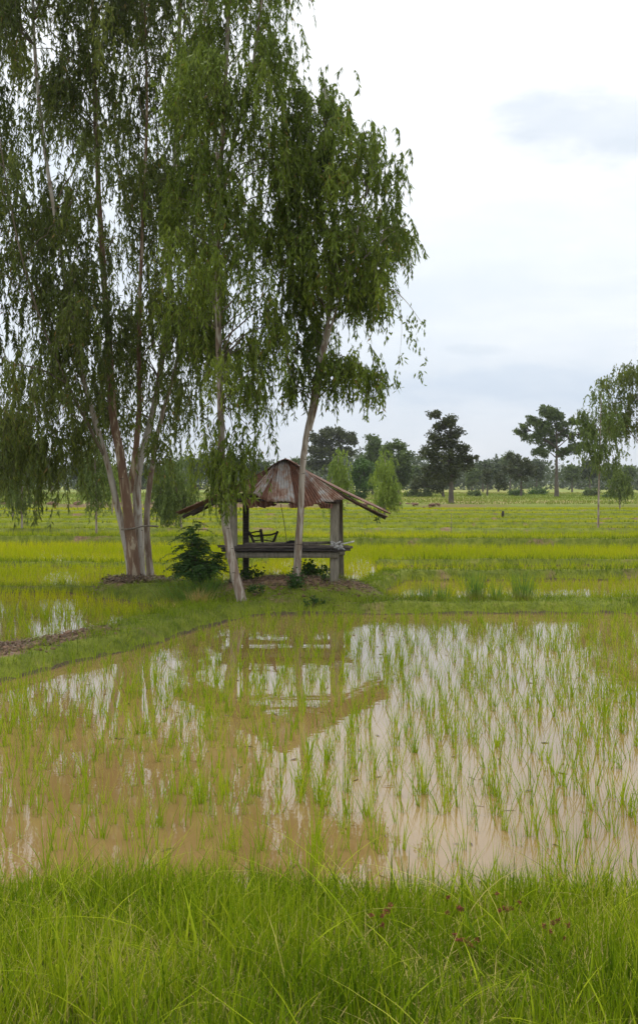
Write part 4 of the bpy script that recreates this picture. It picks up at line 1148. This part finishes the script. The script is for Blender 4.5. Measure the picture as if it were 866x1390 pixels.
# ------------------------------------------------------------------- haze
bpy.ops.mesh.primitive_cube_add(size=1, location=(0, 2500, 64))
hz_ = bpy.context.object; hz_.name = 'haze'; hz_.scale = (12000, 5400, 134)
bpy.context.view_layer.update()
mh, nt, out = newmat('haze_air')
pv = N(nt, 'ShaderNodeVolumePrincipled'); pv.inputs['Color'].default_value = (.93, .96, 1.0, 1); pv.inputs['Density'].default_value = .00017
nt.links.new(pv.outputs[0], out.inputs['Volume'])
hz_.data.materials.append(mh); tag(hz_, kind='stuff'); hz_['label'] = 'thin pale haze over the plain'; hz_['category'] = 'haze'

# ------------------------------------------------------------------ world
SUN_EL, SUN_AZ = math.radians(62), math.radians(-25)      # azimuth from +Y towards +X
w = bpy.data.worlds.new('World'); S.world = w; w.use_nodes = True
nt = w.node_tree; nt.nodes.clear()
out = N(nt, 'ShaderNodeOutputWorld')
sky = N(nt, 'ShaderNodeTexSky', sky_type='NISHITA'); sky.sun_disc = False; sky.sun_elevation = SUN_EL; sky.sun_rotation = SUN_AZ
sky.air_density = 1.2; sky.dust_density = 2.5
bg1 = N(nt, 'ShaderNodeBackground'); nt.links.new(sky.outputs[0], bg1.inputs[0]); bg1.inputs[1].default_value = .10
tc = N(nt, 'ShaderNodeTexCoord').outputs['Generated']
sp = N(nt, 'ShaderNodeSeparateXYZ'); nt.links.new(tc, sp.inputs[0])
mp = N(nt, 'ShaderNodeMapping'); mp.inputs['Scale'].default_value = (1, 1, 3.2); mp.inputs['Location'].default_value = (.35, .1, .2); nt.links.new(tc, mp.inputs[0])
cn = noise(nt, 2.6, 6, mp.outputs[0], .52, .3)
mp2 = N(nt, 'ShaderNodeMapping'); mp2.inputs['Scale'].default_value = (1.2, 1.2, 3.8); mp2.inputs['Location'].default_value = (1.3, .4, .7); nt.links.new(tc, mp2.inputs[0])
cn2 = noise(nt, 4.2, 6, mp2.outputs[0], .55, .2)
elev = ramp(nt, sp.outputs[2], [(0.0, (.66, .71, .77)), (.06, (.65, .71, .79)), (.14, (.73, .78, .84)), (.24, (.83, .865, .90)), (.38, (.91, .93, .945)), (1.0, (1.7, 1.7, 1.72))])
# cloud structure: paler cumulus edges low down, faint grey bases
lowmask = ramp(nt, sp.outputs[2], [(.0, (1, 1, 1)), (.30, (.45, .45, .45)), (.5, (.25, .25, .25))])
shade = ramp(nt, cn, [(.32, (.86, .90, .95)), (.47, (.97, .98, .99)), (.56, (1.0, 1.0, 1.0)), (.70, (1.14, 1.11, 1.08))])
shade2 = ramp(nt, cn2, [(.33, (.90, .93, .96)), (.5, (1, 1, 1)), (.66, (1.10, 1.08, 1.05))])
def mulc(a, b, f):
    m = N(nt, 'ShaderNodeMix', data_type='RGBA', blend_type='MULTIPLY')
    if isinstance(f, (int, float)): m.inputs[0].default_value = f
    else: nt.links.new(f, m.inputs[0])
    nt.links.new(a, m.inputs[6]); nt.links.new(b, m.inputs[7]); return m.outputs[2]
cc = mulc(elev, shade, .9); cc = mulc(cc, shade2, lowmask)
# one darker cloud base up on the right
def patch(px, py, rx_, rz_):
    v = np.array([(px - CX) / F, 1, (HY - py) / F]); v /= np.linalg.norm(v)
    dx = math_(nt, 'DIVIDE', math_(nt, 'SUBTRACT', sp.outputs[0], float(v[0])), rx_)
    dz = math_(nt, 'DIVIDE', math_(nt, 'SUBTRACT', sp.outputs[2], float(v[2])), rz_)
    d = math_(nt, 'ADD', math_(nt, 'MULTIPLY', dx, dx), math_(nt, 'MULTIPLY', dz, dz))
    d = math_(nt, 'ADD', d, math_(nt, 'MULTIPLY', math_(nt, 'SUBTRACT', cn2, .5), 3.4))
    d = math_(nt, 'ADD', d, math_(nt, 'MULTIPLY', math_(nt, 'SUBTRACT', sp.outputs[1], .5), 0.0))
    return ramp(nt, d, [(.0, (1, 1, 1)), (1.0, (0, 0, 0))], 'EASE')
for px, py, rx_, rz_, col in ((800, 175, .10, .045, (.76, .80, .85)), (700, 530, .13, .028, (.86, .90, .95)), (640, 475, .05, .008, (.86, .89, .92))):
    f = patch(px, py, rx_, rz_)
    m = N(nt, 'ShaderNodeMix', data_type='RGBA', blend_type='MULTIPLY'); nt.links.new(f, m.inputs[0]); nt.links.new(cc, m.inputs[6]); m.inputs[7].default_value = (*col, 1)
    cc = m.outputs[2]
bg2 = N(nt, 'ShaderNodeBackground'); nt.links.new(cc, bg2.inputs[0]); bg2.inputs[1].default_value = 1.06
ms = N(nt, 'ShaderNodeMixShader'); ms.inputs[0].default_value = .92
nt.links.new(bg1.outputs[0], ms.inputs[1]); nt.links.new(bg2.outputs[0], ms.inputs[2]); nt.links.new(ms.outputs[0], out.inputs[0])

sl_ = bpy.data.lights.new('sun', 'SUN'); sl_.energy = 1.5; sl_.angle = math.radians(14); sl_.color = (1, .965, .91)
so = bpy.data.objects.new('sun', sl_); COL.objects.link(so)
from mathutils import Vector
sd = Vector((math.sin(SUN_AZ) * math.cos(SUN_EL), math.cos(SUN_AZ) * math.cos(SUN_EL), math.sin(SUN_EL)))
so.rotation_euler = sd.to_track_quat('Z', 'Y').to_euler(); so.location = (0, 0, 60)

# ----------------------------------------------------------------- camera
cd = bpy.data.cameras.new('camera'); cam = bpy.data.objects.new('camera', cd); COL.objects.link(cam)
cam.location = (0, 0, H); cam.rotation_euler = (math.radians(90), 0, 0)
cd.sensor_fit = 'VERTICAL'; cd.sensor_height = 36; cd.lens = F / 1390 * 36
cd.shift_y = -(695 - HY) / 1390
cd.clip_start = .05; cd.clip_end = 30000
S.camera = cam
S.view_settings.view_transform = 'Standard'; S.view_settings.look = 'None'; S.view_settings.gamma = 1; S.view_settings.exposure = .27
S.view_settings.use_curve_mapping = False
S.cycles.use_denoising = True
S.cycles.max_bounces = 6; S.cycles.diffuse_bounces = 3; S.cycles.glossy_bounces = 3; S.cycles.transmission_bounces = 4; S.cycles.volume_bounces = 0; S.cycles.transparent_max_bounces = 8
